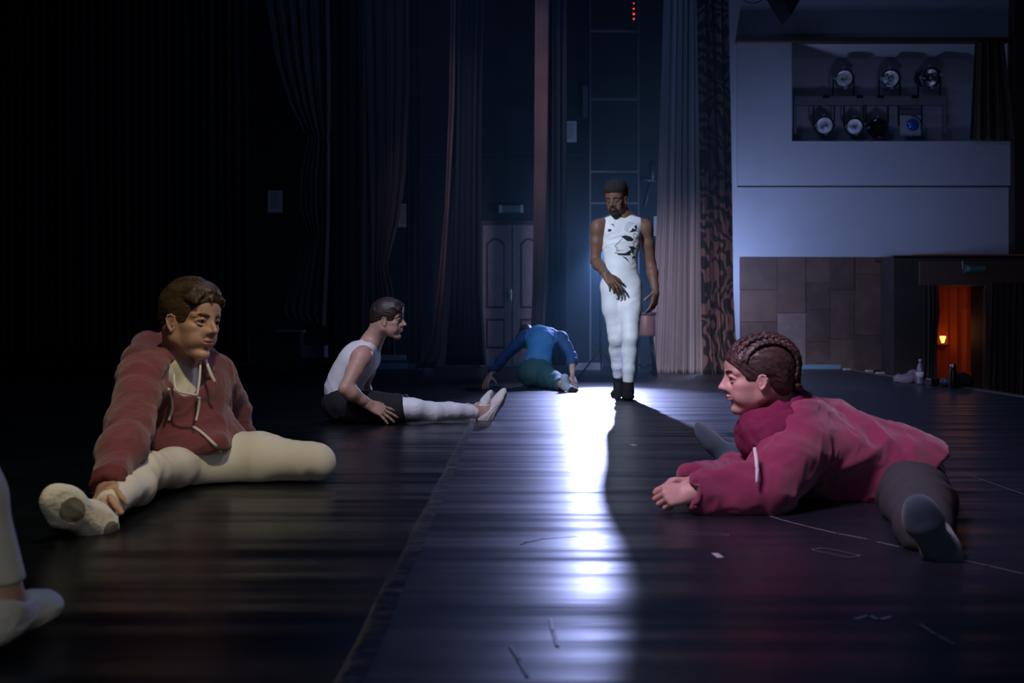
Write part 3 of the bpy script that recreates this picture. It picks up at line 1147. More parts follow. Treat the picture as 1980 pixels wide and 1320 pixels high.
dp.build('wall_right_return', 'dark_panel', kind='structure')
t2 = MB()
pbox(t2, 1426, 72, 1954, 79, YB - 0.16, 0.18)
t2.build('trim_2', 'wood_trim', kind='structure')
t3 = MB()
pbox(t3, 1426, 360, 1966, 361.5, YB - 0.03, 0.04)  # dark strip: shade of the narrow wall gap put into colour
t3.build('shadow_gap_strip', 'dark_panel', kind='structure')

# stone-coloured cladding below
YC = YB - 0.05
cl = MB()
rnd = random.Random(2)
cols = [1431, 1503, 1558, 1605, 1652, 1710]
rows = {0: [497, 560, 622, 716], 1: [497, 605, 705, 716], 2: [497, 547, 598, 660, 716], 3: [497, 560, 655, 716], 4: [497, 530, 648, 716]}
for ci in range(5):
    rs = rows[ci]
    for ri in range(len(rs) - 1):
        mi = rnd.randrange(3)
        if ci == 1 and ri == 1:
            mi = 3
        pbox(cl, cols[ci] + 0.4, rs[ri] + 0.4, cols[ci + 1] - 0.4, rs[ri + 1] - 0.4, YC + rnd.uniform(-0.01, 0.01), 0.08, mi)
pbox(cl, 1431, 497, 1712, 716, YC + 0.03, 0.06, 2)
cl.build('trim_4', ['tile_a', 'tile_b', 'tile_c', 'tile_pale'], kind='structure')
tb = MB()
pbox(tb, 1500, 705, 1626, 716, 15.9, 0.25)
tb.build('trim_5', 'blue_paint', kind='structure')

# the dark corner with the curtained exit
YD = 15.4
dk = MB()
pbox(dk, 1728, 496, 1812, 900, YD, 0.5, 0)
dk.box((X(1812, YD), YD, Z(551, YD)), (X(1906, YD), YD + 0.5, Z(496, YD)), 0)
pbox(dk, 1906, 496, 2300, 900, YD, 0.5, 0)
dk.box((X(1729, YD), YD + 0.0, Z(496, YD) - 0.02), (X(2300, YD), YB + 0.5, Z(496, YD) + 0.02), 0)
dk.build('wall_exit', 'dark_panel', kind='structure')
fr = MB()
pbox(fr, 1779, 505, 1990, 551, YD - 0.05, 0.06)
pbox(fr, 1906, 551, 1915, 900, YD - 0.05, 0.06)
fr.build('trim_6', 'wood_trim', kind='structure')
rm = MB()                                          # the lit passage behind
x0, x1 = X(1790, YD), X(1960, YD + 2.6)
rm.box((x0, YD + 0.5, -0.95), (x0 + 0.03, YD + 2.6, 1.8))
rm.box((x1, YD + 0.5, -0.95), (x1 + 0.03, YD + 2.6, 1.8))
rm.box((x0, YD + 0.5, 1.8), (x1, YD + 2.6, 1.83))
rm.box((x0, YD + 2.6, -0.95), (x1, YD + 2.63, 1.8))
rm.box((x0, YD + 0.5, -0.98), (x1, YD + 2.6, -0.95))
rm.build('wall_passage', 'orange_wall', kind='structure')
o = drape('curtain', 'orange_drape', YD + 1.9, [(500, 1800, 1925), (745, 1800, 1925)], 7, 0.05, seed=4)
tag(o, 'orange lit curtain hanging inside the exit doorway', 'curtain')
sc_ = empty('wall_lamp', tuple(P(1823, 657, YD + 1.7)), 'small glowing wall lamp seen through the orange doorway', 'lamp')
MB().lathe(P(1823, 663, YD + 1.7), [(0.0, 0), (0.02, 0), (0.05, 0.10), (0.045, 0.12), (0.0, 0.12)], 16).build('lamp_shade', 'lamp_glow', sc_, True)
MB().box(P(1820, 666, YD + 1.7), P(1826, 670, YD + 1.9)).build('bracket', 'wood_trim', sc_)
lp = bpy.data.lights.new('passage_light', 'POINT')
lp.energy = 3.6
lp.color = (1.0, 0.36, 0.08)
lp.shadow_soft_size = 0.3
lo = bpy.data.objects.new('passage_light', lp)
C.objects.link(lo)
lo.location = P(1862, 640, YD + 0.8)
o = drape('curtain', 'house_drape', YD - 0.15, [(551, 1786, 1813), (600, 1786, 1817), (640, 1786, 1813), (700, 1786, 1811), (800, 1784, 1811)], 3, 0.05, seed=5)
tag(o, 'dark brown curtain drawn to the left of the orange doorway', 'curtain')
o = drape('curtain', 'house_drape', YD - 0.15, [(545, 1915, 1990), (800, 1912, 1990)], 6, 0.06, seed=6)
tag(o, 'dark brown curtain at the right of the orange doorway', 'curtain')
es = empty('exit_sign', tuple(P(1888, 519, YD - 0.2)), 'dim green exit sign high beside the orange doorway', 'sign')
q = MB()
pbox(q, 1867, 511, 1904, 527, YD - 0.12, 0.08)
q.build('sign_box', 'sign_green', es, bevel=0.005)
MB().bar(P(1862, 504, YD - 0.1), P(1862, 520, YD - 0.1), 0.012).build('bracket', 'grey_metal', es)


def text(name, body, size, loc, m, parent, ext=0.002, sx=1.0):
    cu = bpy.data.curves.new(name, 'FONT')
    cu.body = body
    cu.size = size
    cu.extrude = ext
    cu.align_x = 'CENTER'
    cu.align_y = 'CENTER'
    ob = bpy.data.objects.new(name, cu)
    C.objects.link(ob)
    ob.rotation_euler = (math.pi / 2, 0, 0)
    ob.location = loc
    ob.scale = (sx, 1, 1)
    bpy.context.view_layer.update()
    dg = bpy.context.evaluated_depsgraph_get()
    me = bpy.data.meshes.new_from_object(ob.evaluated_get(dg))
    me.transform(ob.matrix_world)
    bpy.data.objects.remove(ob)
    me.materials.clear()
    me.materials.append(M[m])
    o = bpy.data.objects.new(name, me)
    C.objects.link(o)
    o.parent = parent
    o.matrix_parent_inverse = parent.matrix_world.inverted()
    return o


text('lettering', 'ВЫХОД', 0.070, tuple(P(1890, 519, YD - 0.126)), 'sign_letters', es)
q = MB()
pbox(q, 1869, 514, 1875, 524, YD - 0.126, 0.003)
q.build('running_figure_symbol', 'sign_letters', es)

# ------------------------------------------------------------------ spotlights in the niche
YS = YB + 0.5


def rack():
    t = empty('lighting_rack', (X(1685, YS), YS, nz0), 'grey pipe rack carrying the stage lamps in the wall niche', 'rack')
    for u in (1538, 1827):
        m_ = MB()
        pbox(m_, u - 3, 186, u + 3, 272, YS, 0.06)
        m_.build('post', 'pale_metal', t)
    m_ = MB()
    pbox(m_, 1536, 186, 1830, 203, YS - 0.02, 0.07)
    m_.build('crossbar', 'pale_metal', t)
    for u in (1595, 1660, 1700, 1767):
        MB().box(P(u - 3, 184, YS - 0.05), P(u + 3, 193, YS + 0.1)).build('clamp', 'black_metal', t)


rack()


def spot(u, v, r, kind, label, up=True, yaw=0.0):
    s = YS / F
    c = P(u, v, YS)
    R_ = r * s
    t = empty('stage_spotlight', (c[0], c[1], c[2]), label, 'stage lamp', 'stage lamps in the wall niche')
    ax = nrm([math.sin(yaw) - 0.30, -1, -0.22])
    b = MB().lathe(c + ax * 0.02, [(0.0, -0.42), (R_ * 0.55, -0.42), (R_ * 0.75, -0.36), (R_ * 0.95, -0.12), (R_ * 0.98, 0.0), (R_ * 0.98, 0.03), (R_ * 0.88, 0.035), (R_ * 0.86, 0.0)], 28, ax=ax)
    b.build('housing', 'black_metal', t, True)
    if kind == 'square':
        m_ = MB()
        pbox(m_, u - r * 1.0, v - r * 1.0, u + r * 1.0, v + r * 1.0, YS - 0.08, 0.04)
        m_.build('filter_frame', 'paper', t, bevel=0.006)
        MB().lathe(c + np.array([0, -0.09, 0]), [(R_ * 0.62, 0.0), (R_ * 0.45, 0.03), (0, 0.045)], 28, ax=(0, -1, 0)).build('lens', 'lens_blue', t, True)
    else:
        MB().lathe(c + ax * 0.0, [(0.0, -0.12), (R_ * 0.35, -0.105), (R_ * 0.62, -0.06), (R_ * 0.84, 0.01)], 28, ax=ax).build('reflector', 'lens_dark' if kind == 'dark' else 'reflector', t, True)
        MB().lathe(c + ax * 0.0, [(R_ * 0.12, -0.11), (R_ * 0.14, -0.02), (0.0, 0.0)], 12, ax=ax).build('bulb', 'reflector', t, True)
        rg = MB().lathe(c + ax * 0.03, [(R_ * 0.98, -0.03), (R_ * 1.04, -0.03), (R_ * 1.04, 0.015), (R_ * 0.90, 0.015)], 28, ax=ax)
        rg.build('rim', 'grey_metal', t, True)
        for an in (0.2, 1.7, 3.2, 4.8):
            p = c + np.array([math.cos(an) * R_ * 1.05, -0.05, math.sin(an) * R_ * 1.05])
            MB().box(p - 0.022, p + 0.022).build('clip', 'pale_metal', t, bevel=0.005)
    end = Z(188, YS)
    for sg in (-1, 1):
        MB().bar(c + np.array([sg * R_ * 1.12, 0.02, 0]), np.array([c[0] + sg * R_ * 1.12, c[1] + 0.03, end]), 0.012).build('yoke_arm', 'black_metal', t)
    MB().bar(np.array([c[0] - R_ * 1.12, c[1] + 0.03, end]), np.array([c[0] + R_ * 1.12, c[1] + 0.03, end]), 0.012).build('yoke_bar', 'black_metal', t)
    return t


spot(1632, 152, 18, 'round', 'left lamp of the three standing on top of the rack')
spot(1721, 152, 18, 'round', 'middle lamp of the three standing on top of the rack', yaw=0.1)
spot(1798, 150, 19, 'round', 'right lamp of the three standing on top of the rack', yaw=0.35)
spot(1594, 243, 18, 'round', 'brightest round lamp hanging at the left end below the crossbar')
spot(1652, 245, 17, 'round', 'second lamp from the left hanging below the crossbar')
spot(1697, 247, 19, 'dark', 'black-faced lamp hanging below the crossbar', yaw=-0.2)
spot(1761, 243, 20, 'square', 'lamp with a blue lens in a square frame below the crossbar')
o = drape('curtain', 'niche_drape', YB - 0.18, [(80, 1888, 1940), (270, 1876, 1962)], 4, 0.03, seed=8)
tag(o, 'dark brown curtain gathered at the right end of the lighting niche', 'curtain')
t = empty('loudspeaker', tuple(P(1530, 0, 14.5)), 'dark diamond-shaped box hanging at the top edge above the niche', 'loudspeaker')
q = MB()
a_ = P(1530, -6, 14.5)
dd = 36 / F * 14.5
q.v += [(a_[0] + dx, 14.5 + dy, a_[2] + dz) for dy in (0, 0.5) for dx, dz in ((-dd * 1.2, dd), (0, -dd), (dd, dd * 0.8), (0, dd * 2.6))]
q.f += [(0, 1, 2, 3), (7, 6, 5, 4), (0, 4, 5, 1), (1, 5, 6, 2), (2, 6, 7, 3), (3, 7, 4, 0)]
q.m += [0] * 6
q.build('box', 'black_metal', t, bevel=0.01)
MB().bar(P(1530, -40, 14.6), (P(1530, -40, 14.6)[0], 14.6, 8.4), 0.012).build('cable', 'black_metal', t)
o = tube('cable', [P(1430, -12, 14.5), P(1440, 2, 14.5), P(1455, 6, 14.5), P(1470, 2, 14.5), P(1480, -12, 14.5), P(1482, -60, 14.5)], 0.008, 'black_metal', None)
tag(o, 'thin dark cable loop hanging at the top edge left of the diamond box', 'cable')

# ------------------------------------------------------------------ curtains of the stage
o = drape('stage_curtain', 'satin_drape', 14.05, [(-260, 1298, 1352), (0, 1284, 1350), (200, 1278, 1352), (400, 1272, 1356), (560, 1264, 1358), (700, 1257, 1361), (722, 1256, 1361)], 6, 0.09, nx=140, nz=100, seed=12)
tag(o, 'tall pale satin stage curtain standing behind the man in the white unitard', 'curtain')
o = drape('stage_curtain', 'patterned_drape', 13.65, [(-260, 1340, 1402), (0, 1349, 1404), (200, 1353, 1409), (400, 1356, 1413), (560, 1357, 1416), (650, 1358, 1421), (724, 1360, 1440)], 4, 0.09, nx=120, nz=80, seed=13)
tag(o, 'dark brown stage curtain with scrolling leaf pattern beside the pale one', 'curtain')
# a narrow brown lining edge and its black cloth, repeated into the depth
o = drape('wing_curtain', 'dark_drape', 11.6, [(-400, 1062, 1094), (0, 1062, 1094), (560, 1060, 1094), (706, 1046, 1094)], 3, 0.05, seed=14, nz=50)
tag(o, 'dark teal wing curtain left of the back light beam', 'curtain')
o = drape('curtain_edge', 'brown_drape', 11.4, [(-400, 1036, 1063), (0, 1035, 1062), (300, 1033, 1059), (560, 1030, 1052), (640, 1027, 1047)], 1.2, 0.02, seed=15, nx=24)
tag(o, 'wide brown curtain edge hanging in front of the double door', 'curtain')
o = drape('wing_curtain', 'dark_drape', 13.0, [(-400, 878, 936), (0, 880, 934), (300, 878, 930), (560, 872, 930), (706, 862, 940)], 5, 0.06, seed=16, nz=50)
tag(o, 'dark wing curtain left of the double door', 'curtain')
o = drape('curtain_edge', 'brown_drape', 12.8, [(-400, 874, 882), (0, 873, 881), (200, 869, 879), (400, 861, 869), (560, 846, 860), (650, 834, 852), (680, 822, 852), (706, 806, 846), (712, 800, 838)], 1.0, 0.02, seed=17, nx=24)
tag(o, 'narrow brown curtain edge trailing into a gathered tail on the floor', 'curtain')
o = drape('stage_curtain', 'taupe_drape', 14.2, [(-260, 690, 796), (0, 698, 791), (150, 702, 790), (330, 708, 784), (420, 712, 773), (500, 717, 752), (516, 718, 748), (530, 716, 753), (560, 716, 760), (640, 714, 764), (685, 716, 764)], 5, 0.07, seed=18, nx=110)
tag(o, 'brown-grey drape tied near the head of the man in the tank top', 'curtain')
o = drape('stage_curtain', 'grey_drape', 12.6, [(-260, 500, 630), (0, 515, 636), (120, 535, 638), (200, 560, 638), (255, 588, 637), (266, 598, 635), (280, 594, 637), (330, 582, 637), (400, 580, 637), (440, 592, 636), (452, 596, 635), (470, 586, 635), (520, 570, 634), (590, 550, 631), (612, 553, 630), (632, 600, 628)], 5, 0.035, seed=19, nx=110, nz=110)
tag(o, 'grey drape tied in two places hanging at the far left', 'curtain')
for u0, u1, Y, lab, sd in ((-260, 478, 12.2, 'wide black masking curtain filling the left side', 20), (634, 704, 13.4, 'black masking curtain between the grey and brown-grey drapes', 21), (786, 812, 15.6, 'black masking curtain behind the brown-grey drape', 22)):
    o = drape('masking_curtain', 'black_drape', Y, [(-300, u0, u1), (700, u0, u1 + 4)], max(3, (u1 - u0) / 16), 0.06, seed=sd, nx=max(60, int((u1 - u0) / 2)), nz=24)
    tag(o, lab, 'curtain')

# ------------------------------------------------------------------ the double door and what hangs round it
YW = 17.56
for k, (u0, u1) in enumerate(((933, 989), (991, 1047))):
    t = MB()
    pbox(t, u0, 434, u1, 703, YW, 0.05)
    d_ = t.build('door_%d' % (k + 1), 'door_wood', kind='structure', bevel=0.006)
    for arch, (va, vb) in ((1, (466, 596)), (0, (616, 674))):
        ins = 5
        ua, ub = u0 + ins + 2, u1 - ins - 8 if k == 0 else u1 - ins - 2
        if k == 1:
            ua = u0 + 15
        for nm, dx, yy, mm in (('panel_groove', 0, YW - 0.006, 'door_groove'), ('panel', 4, YW - 0.022, 'door_wood')):
            pts = []
            a0, b0 = ua + dx * 0.8, ub - dx * 0.8
            n_ = 12
            if arch:
                for i in range(n_ + 1):
                    s_ = i / n_
                    pts.append((a0 + (b0 - a0) * s_, va + dx - 10 * math.sin(math.pi * s_) + 4))
            else:
                pts += [(a0, va + dx), (b0, va + dx)]
            pts += [(b0, vb - dx), (a0, vb - dx)]
            g = MB()
            n = len(pts)
            f_ = [P(u, v, yy) for u, v in pts]
            g.v += [tuple(p) for p in f_] + [tuple(p + np.array([0, 0.02, 0])) for p in f_]
            g.f.append(tuple(range(n))[::-1])
            g.m.append(0)
            for i in range(n):
                j = (i + 1) % n
                g.f.append((i, j, n + j, n + i))
                g.m.append(0)
            g.build(nm, mm, d_, bevel=0.004)
    if k == 0:
        h = MB()
        pbox(h, 983.5, 560, 989.5, 581, YW - 0.03, 0.02)
        ho = h.build('door_handle', 'steel', d_, bevel=0.004)
        MB().bar(P(986, 566, YW - 0.03), P(986, 566, YW - 0.09), 0.012).bar(P(986, 566, YW - 0.085), P(978, 566, YW - 0.085), 0.012).build('lever', 'steel', ho, True)
fr = MB()
pbox(fr, 926, 426, 1054, 434, YW - 0.04, 0.1)
pbox(fr, 926, 434, 933, 706, YW - 0.04, 0.1)
pbox(fr, 1047, 434, 1054, 706, YW - 0.04, 0.1)
fr.build('trim_7', 'door_groove', kind='structure')
th = MB()
th.box((X(930, YW), YW - 0.12, 0), (X(1050, YW), YW + 0.03, Z(703, YW)))
th.build('trim_8', 'blue_paint', kind='structure')
t = empty('exit_sign', tuple(P(988, 403, YW - 0.1)), 'pale rectangular exit sign box above the double door', 'sign')
q = MB()
pbox(q, 971, 397, 1006, 410, YW - 0.1, 0.14)
q.build('sign_panel', 'sign_face', t, bevel=0.004)
for a_, b_ in ((964.5, 971), (1006, 1012)):
    q = MB()
    pbox(q, a_, 396, b_, 411, YW - 0.105, 0.09)
    q.build('end_cap', 'sign_ends', t, bevel=0.004)
text('lettering', 'ВЫХОД', 0.085, tuple(P(988, 403.5, YW - 0.103)), 'sign_letters', t)
for u0, v0, u1, v1, Y, lab in ((1088, 234, 1115, 275, 17.58, 'sheet of paper pinned up right of the wide brown curtain edge'), (770, 394, 800, 439, 17.58, 'printed sheet of paper right of the brown-grey drape'),
                               (518, 368, 546, 411, 17.58, 'dim sheet of paper at the far left beside the grey drape'), (1264, 418, 1273, 456, 17.58, 'narrow pale notice just left of the satin curtain')):
    q = MB()
    pbox(q, u0, v0, u1, v1, Y, 0.004)
    p_ = q.build('paper_sheet', 'paper')
    tag(p_, lab, 'paper')
    if u1 - u0 > 20:
        q = MB()
        for i in range(9):
            vv = v0 + 5 + i * (v1 - v0 - 10) / 9
            pbox(q, u0 + 4, vv, u1 - 4 - (i * 7 % 5), vv + 1.0, Y - 0.002, 0.001)
        q.build('printed_lines', 'paper_ink', p_)
o = tube('cable', [P(u_, v_, 17.59) for u_, v_ in ((800, 299), (840, 298), (900, 299), (960, 298), (1030, 294), (1100, 299), (1136, 300))], 0.008, 'grey_metal', None)
tag(o, 'thin grey cable strung along the dark back wall above the door', 'cable')
o = tube('cable', [P(1012, 405, 17.59), P(1030, 405, 17.59), P(1050, 404, 17.59)], 0.006, 'grey_metal', None)
tag(o, 'short cable leading right from the exit sign box', 'cable')

# scaffold / ladder frame on the right of the back wall
YL = 16.4
t = empty('wall_frame', (X(1190, YL), YL, 0), 'dim tall metal frame with cross rails behind the standing man', 'frame')
for u in (1141, 1234):
    MB().bar((X(u, YL), YL, 0), P(u, -300, YL), 0.020).build('upright', 'grey_metal', t)
for v in (60, 192, 332, 393):
    q = MB()
    pbox(q, 1141, v - 2, 1234, v + 1.5, YL - 0.02, 0.04)
    q.build('rail', 'grey_metal', t)
q = MB()
pbox(q, 1127, 166, 1136, 227, 17.5, 0.10)
tag(q.build('pipe_box', 'grey_metal', None), 'short vertical pale conduit box high on the back wall', 'conduit box')
t = empty('indicator_strip', tuple(P(1225, 25, 16.0)), 'dark vertical strip with four tiny red lights at the top', 'indicator')
q = MB()
pbox(q, 1219, 0, 1231, 56, 16.05, 0.05)
q.build('housing', 'black_metal', t)
for v, r in ((6.5, 0.010), (17, 0.013), (27, 0.016), (36.5, 0.014)):
    MB().lathe(P(1225.5, v, 16.04), [(0, -r), (r * 0.7, -r * 0.7), (r, 0), (r * 0.7, r * 0.7), (0, r)], 10, ax=(0, -1, 0)).build('red_light', 'red_led', t, True)
# machinery shapes right of the standing man
t = empty('wall_bracket', tuple(P(1258, 360, 16.6)), 'pale jointed bracket on the wall behind the standing man', 'bracket')
MB().bar(P(1240, 347, 17.55), P(1270, 350, 17.55), 0.03).build('arm', 'grey_metal', t, True)
MB().bar(P(1262, 316, 17.55), P(1262, 352, 17.55), 0.035).build('arm', 'grey_metal', t, True)
MB().bar(P(1247, 400, 17.55), P(1258, 355, 17.55), 0.018).build('arm', 'grey_metal', t, True)

# stool behind the standing man
YT = 12.9
t = empty('bar_stool', (X(1246, YT), YT, 0), 'brown padded stool half hidden behind the legs of the standing man', 'stool')
c = P(1247, 650, YT)
MB().lathe(c, [(0.0, 0.0), (0.13, 0.0), (0.135, 0.03), (0.135, 0.26), (0.12, 0.29), (0.0, 0.29)], 28).build('seat', 'brown_leather', t, True)
MB().lathe(c + np.array([0, 0, 0.29]), [(0.0, 0.02), (0.145, 0.02), (0.15, 0.0), (0.14, -0.02), (0.0, -0.02)], 28).build('lid', 'wood_trim', t, True)
for sx, sy in ((-1, -1), (1, -1), (1, 1), (-1, 1)):
    MB().bar(c + np.array([sx * 0.08, sy * 0.08, 0.01]), np.array([c[0] + sx * 0.13, YT + sy * 0.13, 0.0]), 0.016).build('leg', 'black_metal', t, True)
MB().lathe((c[0], YT, 0.14), [(0.13, -0.01), (0.142, -0.01), (0.142, 0.01), (0.13, 0.01), (0.13, -0.01)], 24).build('footring', 'black_metal', t, True)

# low bench / boxes against the back
YQ = 15.8
t = empty('low_platform', (X(775, YQ), YQ, 0), 'low blue-grey platform behind the man in the tank top', 'platform')
q = MB()
pbox(q, 705, 687, 835, 697, YQ, 0.5)
q.build('top', 'pale_edge', t, bevel=0.01)
q = MB()
q.box((X(708, YQ), YQ + 0.03, 0), (X(832, YQ), YQ + 0.45, Z(697, YQ)))
q.build('base', 'blue_paint', t)
t = empty('storage_box', (X(556, 13.6), 13.6, 0), 'dim square box standing under the grey drape at the far left', 'box')
q = MB()
pbox(q, 537, 640, 576, 692, 14.02, 0.4)
q.build('body', 'wall_dark', t, bevel=0.006)
q = MB()
pbox(q, 534, 638, 579, 642, 13.98, 0.44)
q.build('lid', 'blue_paint', t, bevel=0.004)
q = MB()
q.box((X(581, 14.2), 14.2, Z(692, 14.0)), (X(626, 14.2), 14.6, Z(668, 14.2)))
tag(q.build('storage_crate', 'blue_paint', None, bevel=0.006), 'low dim crate right of the square box at the far left', 'crate')
q = MB()
q.box((X(530, 14.0), 14.0, 0), (X(640, 14.0), 15.0, Z(692, 14.0)))
tag(q.build('low_plinth', 'wall_dark', None, bevel=0.006), 'low dark plinth carrying the box and crate at the far left', 'plinth')
q = MB()
q.box((X(1100, 15.4), 15.4, 0), (X(1165, 15.4), 15.7, Z(702, 15.4)))
tag(q.build('floor_batten', 'pale_edge', None, bevel=0.006), 'pale batten on the floor behind the standing man', 'batten')

# back light on its stand, hidden behind the arm of the standing dancer
t = empty('stage_spotlight', (LAMP[0], LAMP[1], 0), 'back light on a thin stand directly behind the standing man', 'stage lamp')
MB().lathe(LAMP, [(0.0, -0.22), (0.055, -0.20), (0.075, 0.0), (0.075, 0.05), (0.068, 0.05), (0.066, 0.02)], 24, ax=(-0.05, -1, -0.12)).build('housing', 'black_metal', t, True)
MB().bar(LAMP + [0, 0.02, -0.07], (LAMP[0], LAMP[1] + 0.02, 0.3), 0.014).build('pole', 'black_metal', t, True)
for k in range(3):
    an = k * 2.094 + 0.5
    MB().bar((LAMP[0], LAMP[1] + 0.02, 0.36), (LAMP[0] + 0.3 * math.cos(an), LAMP[1] + 0.02 + 0.3 * math.sin(an), 0.0), 0.010).build('leg', 'black_metal', t, True)

# ------------------------------------------------------------------ things on the stage edge
YE = 10.6
t = empty('water_bottle', (X(1779, YE), YE, 0.006), 'clear plastic bottle standing on the stage edge', 'bottle')
c = np.array([X(1779, 10.4), 10.4, 0.006])
MB().lathe(c, [(0.0, 0.0), (0.036, 0.0), (0.038, 0.02), (0.038, 0.15), (0.030, 0.19), (0.013, 0.225), (0.013, 0.24)], 20).build('body', 'bottle_plastic', t, True)
MB().lathe(c + np.array([0, 0, 0.24]), [(0.0, 0.0), (0.016, 0.0), (0.016, 0.022), (0.0, 0.022)], 16).build('cap', 'paper', t, True)
MB().lathe(c, [(0.0385, 0.07), (0.039, 0.07), (0.039, 0.13), (0.0385, 0.13)], 20).build('bottle_label', 'white_trim', t, True)
t = empty('flask', (X(1843, 9.75), 9.75, 0.006), 'slim black flask standing on the stage edge before the orange doorway', 'flask')
c = np.array([X(1843, 9.75), 9.75, 0.006])
MB().lathe(c, [(0.0, 0.0), (0.030, 0.0), (0.032, 0.01), (0.032, 0.17), (0.026, 0.18)], 20).build('body', 'black_metal', t, True)
MB().lathe(c + np.array([0, 0, 0.18]), [(0.024, 0.0), (0.026, 0.0), (0.026, 0.045), (0.0, 0.05)], 20).build('cap', 'steel', t, True)
o = blob('cloth_heap', [ell(np.array([X(1752, 10.9), 10.9, 0.04]), (0.13, 0.09, 0.06), k=0.03), ell(np.array([X(1765, 10.9), 10.9, 0.08]), (0.06, 0.06, 0.06), k=0.03), rbox((4.6, 10.9, -0.1), (1, 1, 0.106), None, 0, 0.003, '-')], 0.01, 'purple_cloth', None, (0.014, 0.06, (0.3, 0, 1), 2.0, 3))
tag(o, 'crumpled purple-grey cloth lying by the clear bottle', 'cloth')
q = MB()
q.box((X(1793, 10.2), 10.1, 0.006), (X(1817, 10.2), 10.25, 0.075))
tag(q.build('small_box', 'black_metal', None, bevel=0.006), 'small dark box between the clear bottle and the black flask', 'box')
o = blob('shoulder_bag', [ell(np.array([X(1860, 9.9), 9.9, 0.06]), (0.11, 0.08, 0.08), k=0.03), rbox((4.6, 9.9, -0.1), (1, 1, 0.106), None, 0, 0.003, '-')], 0.01, 'black_cloth', None, (0.01, 0.07, (0.3, 0, 1), 2.0, 3))
tag(o, 'slumped black bag right of the black flask', 'bag')
o = blob('shoulder_bag', [ell(np.array([X(1832, 10.0), 10.0, 0.04]), (0.07, 0.06, 0.05), k=0.03), rbox((4.6, 9.9, -0.1), (1, 1, 0.106), None, 0, 0.003, '-')], 0.01, 'grey_metal', None, (0.01, 0.05, (0.3, 0, 1), 2.0, 3))
tag(o, 'small grey pouch just left of the black flask', 'pouch')
for u, y, lab in ((1639, 15.0, 'leftmost'), (1683, 14.2, 'middle'), (1704, 13.4, 'rightmost')):
    q = MB()
    q.box((X(u, y) - 0.05, y, 0.006), (X(u, y) + 0.05, y + 0.08, 0.035))
    tag(q.build('footlight', 'pale_metal', None, bevel=0.006), lab + ' of the small pale footlights along the far stage edge', 'footlight')

# ------------------------------------------------------------------ marks lying on the floor


def flat(name, pts_uv, m, label, cat, z=0.0012, group=None):
    q = MB()
    pts = []
    for u, v in pts_uv:
        y = H0 * F / (v - V0)
        pts.append((X(u, y), y, z))
    n = len(pts)
    q.poly(pts)
    o_ = q.build(name, m)
    return tag(o_, label, cat, group) if label else o_


def fpt(u, v):
    y = H0 * F / (v - V0)
    return np.array([X(u, y), y, 0.0012])


def line(name, uvs, w, m, label, cat, closed=False):
    p = [fpt(*q) for q in uvs]
    if closed:
        p.append(p[0])
    q = MB()
    for i in range(len(p) - 1):
        d = nrm(p[i + 1] - p[i])
        s_ = np.array([-d[1], d[0], 0]) * w
        q.poly([p[i] - s_ - d * w, p[i + 1] - s_ + d * w, p[i + 1] + s_ + d * w, p[i] + s_ - d * w])
    return tag(q.build(name, m), label, cat)


# the clear tape along the seam: rippled ribbon, slightly lifted
V, Q = [], []
ys = np.concatenate([np.linspace(1.2, 3.2, 90), np.linspace(3.25, 6.0, 60)])
for i, y in enumerate(ys):
    for j in range(5):
        s_ = j / 4
        zz = 0.0022 + 0.0022 * (0.5 + 0.5 * math.sin(y * 23 + s_ * 3)) * (0.5 + 0.5 * math.sin(y * 5.1)) * math.sin(math.pi * s_)
        V.append((SEAM - 0.018 + 0.046 * s_ + 0.002 * math.sin(y * 9), y, zz if j else -0.0045))
for i in range(len(ys) - 1):
    for j in range(4):
        Q.append((i * 5 + j, i * 5 + j + 1, (i + 1) * 5 + j + 1, (i + 1) * 5 + j))
tag(add_mesh('floor_tape', np.array(V), np.array(Q), ['clear_tape']), 'long strip of clear tape along the seam between the two floor sheets', 'tape')
flat('tape_marker', [(1375, 1070), (1388, 1069.5), (1400, 1078), (1387, 1079)], 'white_tape', 'larger white tape marker on the floor in front of the woman', 'tape marker', group=None)
flat('tape_marker', [(1216, 860), (1224, 858), (1234, 861), (1225, 863)], 'white_tape', 'tiny white tape marker in the shadow of the standing man', 'tape marker')
flat('tape_marker', [(1080, 767), (1088, 765.5), (1096, 767), (1088, 769)], 'white_tape', 'tiny white tape marker by the feet of the person in blue', 'tape marker')
line('chalk_mark', [(1317, 1028), (1406, 1033), (1410, 1036), (1322, 1034)], 0.0016, 'chalk_faint', 'long thin rectangle chalked before the hands of the woman', 'chalk mark', True)
line('chalk_mark', [(1568, 1063), (1593, 1059), (1665, 1075), (1640, 1078)], 0.0018, 'chalk_faint', 'slanted rectangle chalked left of the near foot of the woman', 'chalk mark', True)
line('chalk_mark', [(1489, 998), (1510, 1005), (1560, 1018), (1620, 1032), (1674, 1042)], 0.0026, 'chalk', 'pale curved chalk line below the waist of the woman', 'chalk mark')
line('chalk_mark', [(1697, 1048), (1740, 1058), (1785, 1066)], 0.0022, 'chalk', 'short pale line continuing towards the near foot of the woman', 'chalk mark')
line('chalk_mark', [(1856, 1082), (1910, 1094), (1975, 1109)], 0.0026, 'chalk_faint', 'faint line running to the right edge past the near foot of the woman', 'chalk mark')
line('chalk_mark', [(1840, 913), (1880, 921), (1940, 942), (1978, 955)], 0.0024, 'chalk_faint', 'faint line behind the hips of the woman at the right edge', 'chalk mark')
line('scuff_mark', [(1064, 1196), (1069, 1220), (1078, 1248)], 0.0030, 'chalk_faint', 'pale curved scuff in the lit middle of the floor near the bottom', 'scuff')
line('scuff_mark', [(988, 1250), (1004, 1276), (1020, 1306)], 0.0028, 'chalk_faint', 'pale scuff at the bottom edge right of the tape', 'scuff')
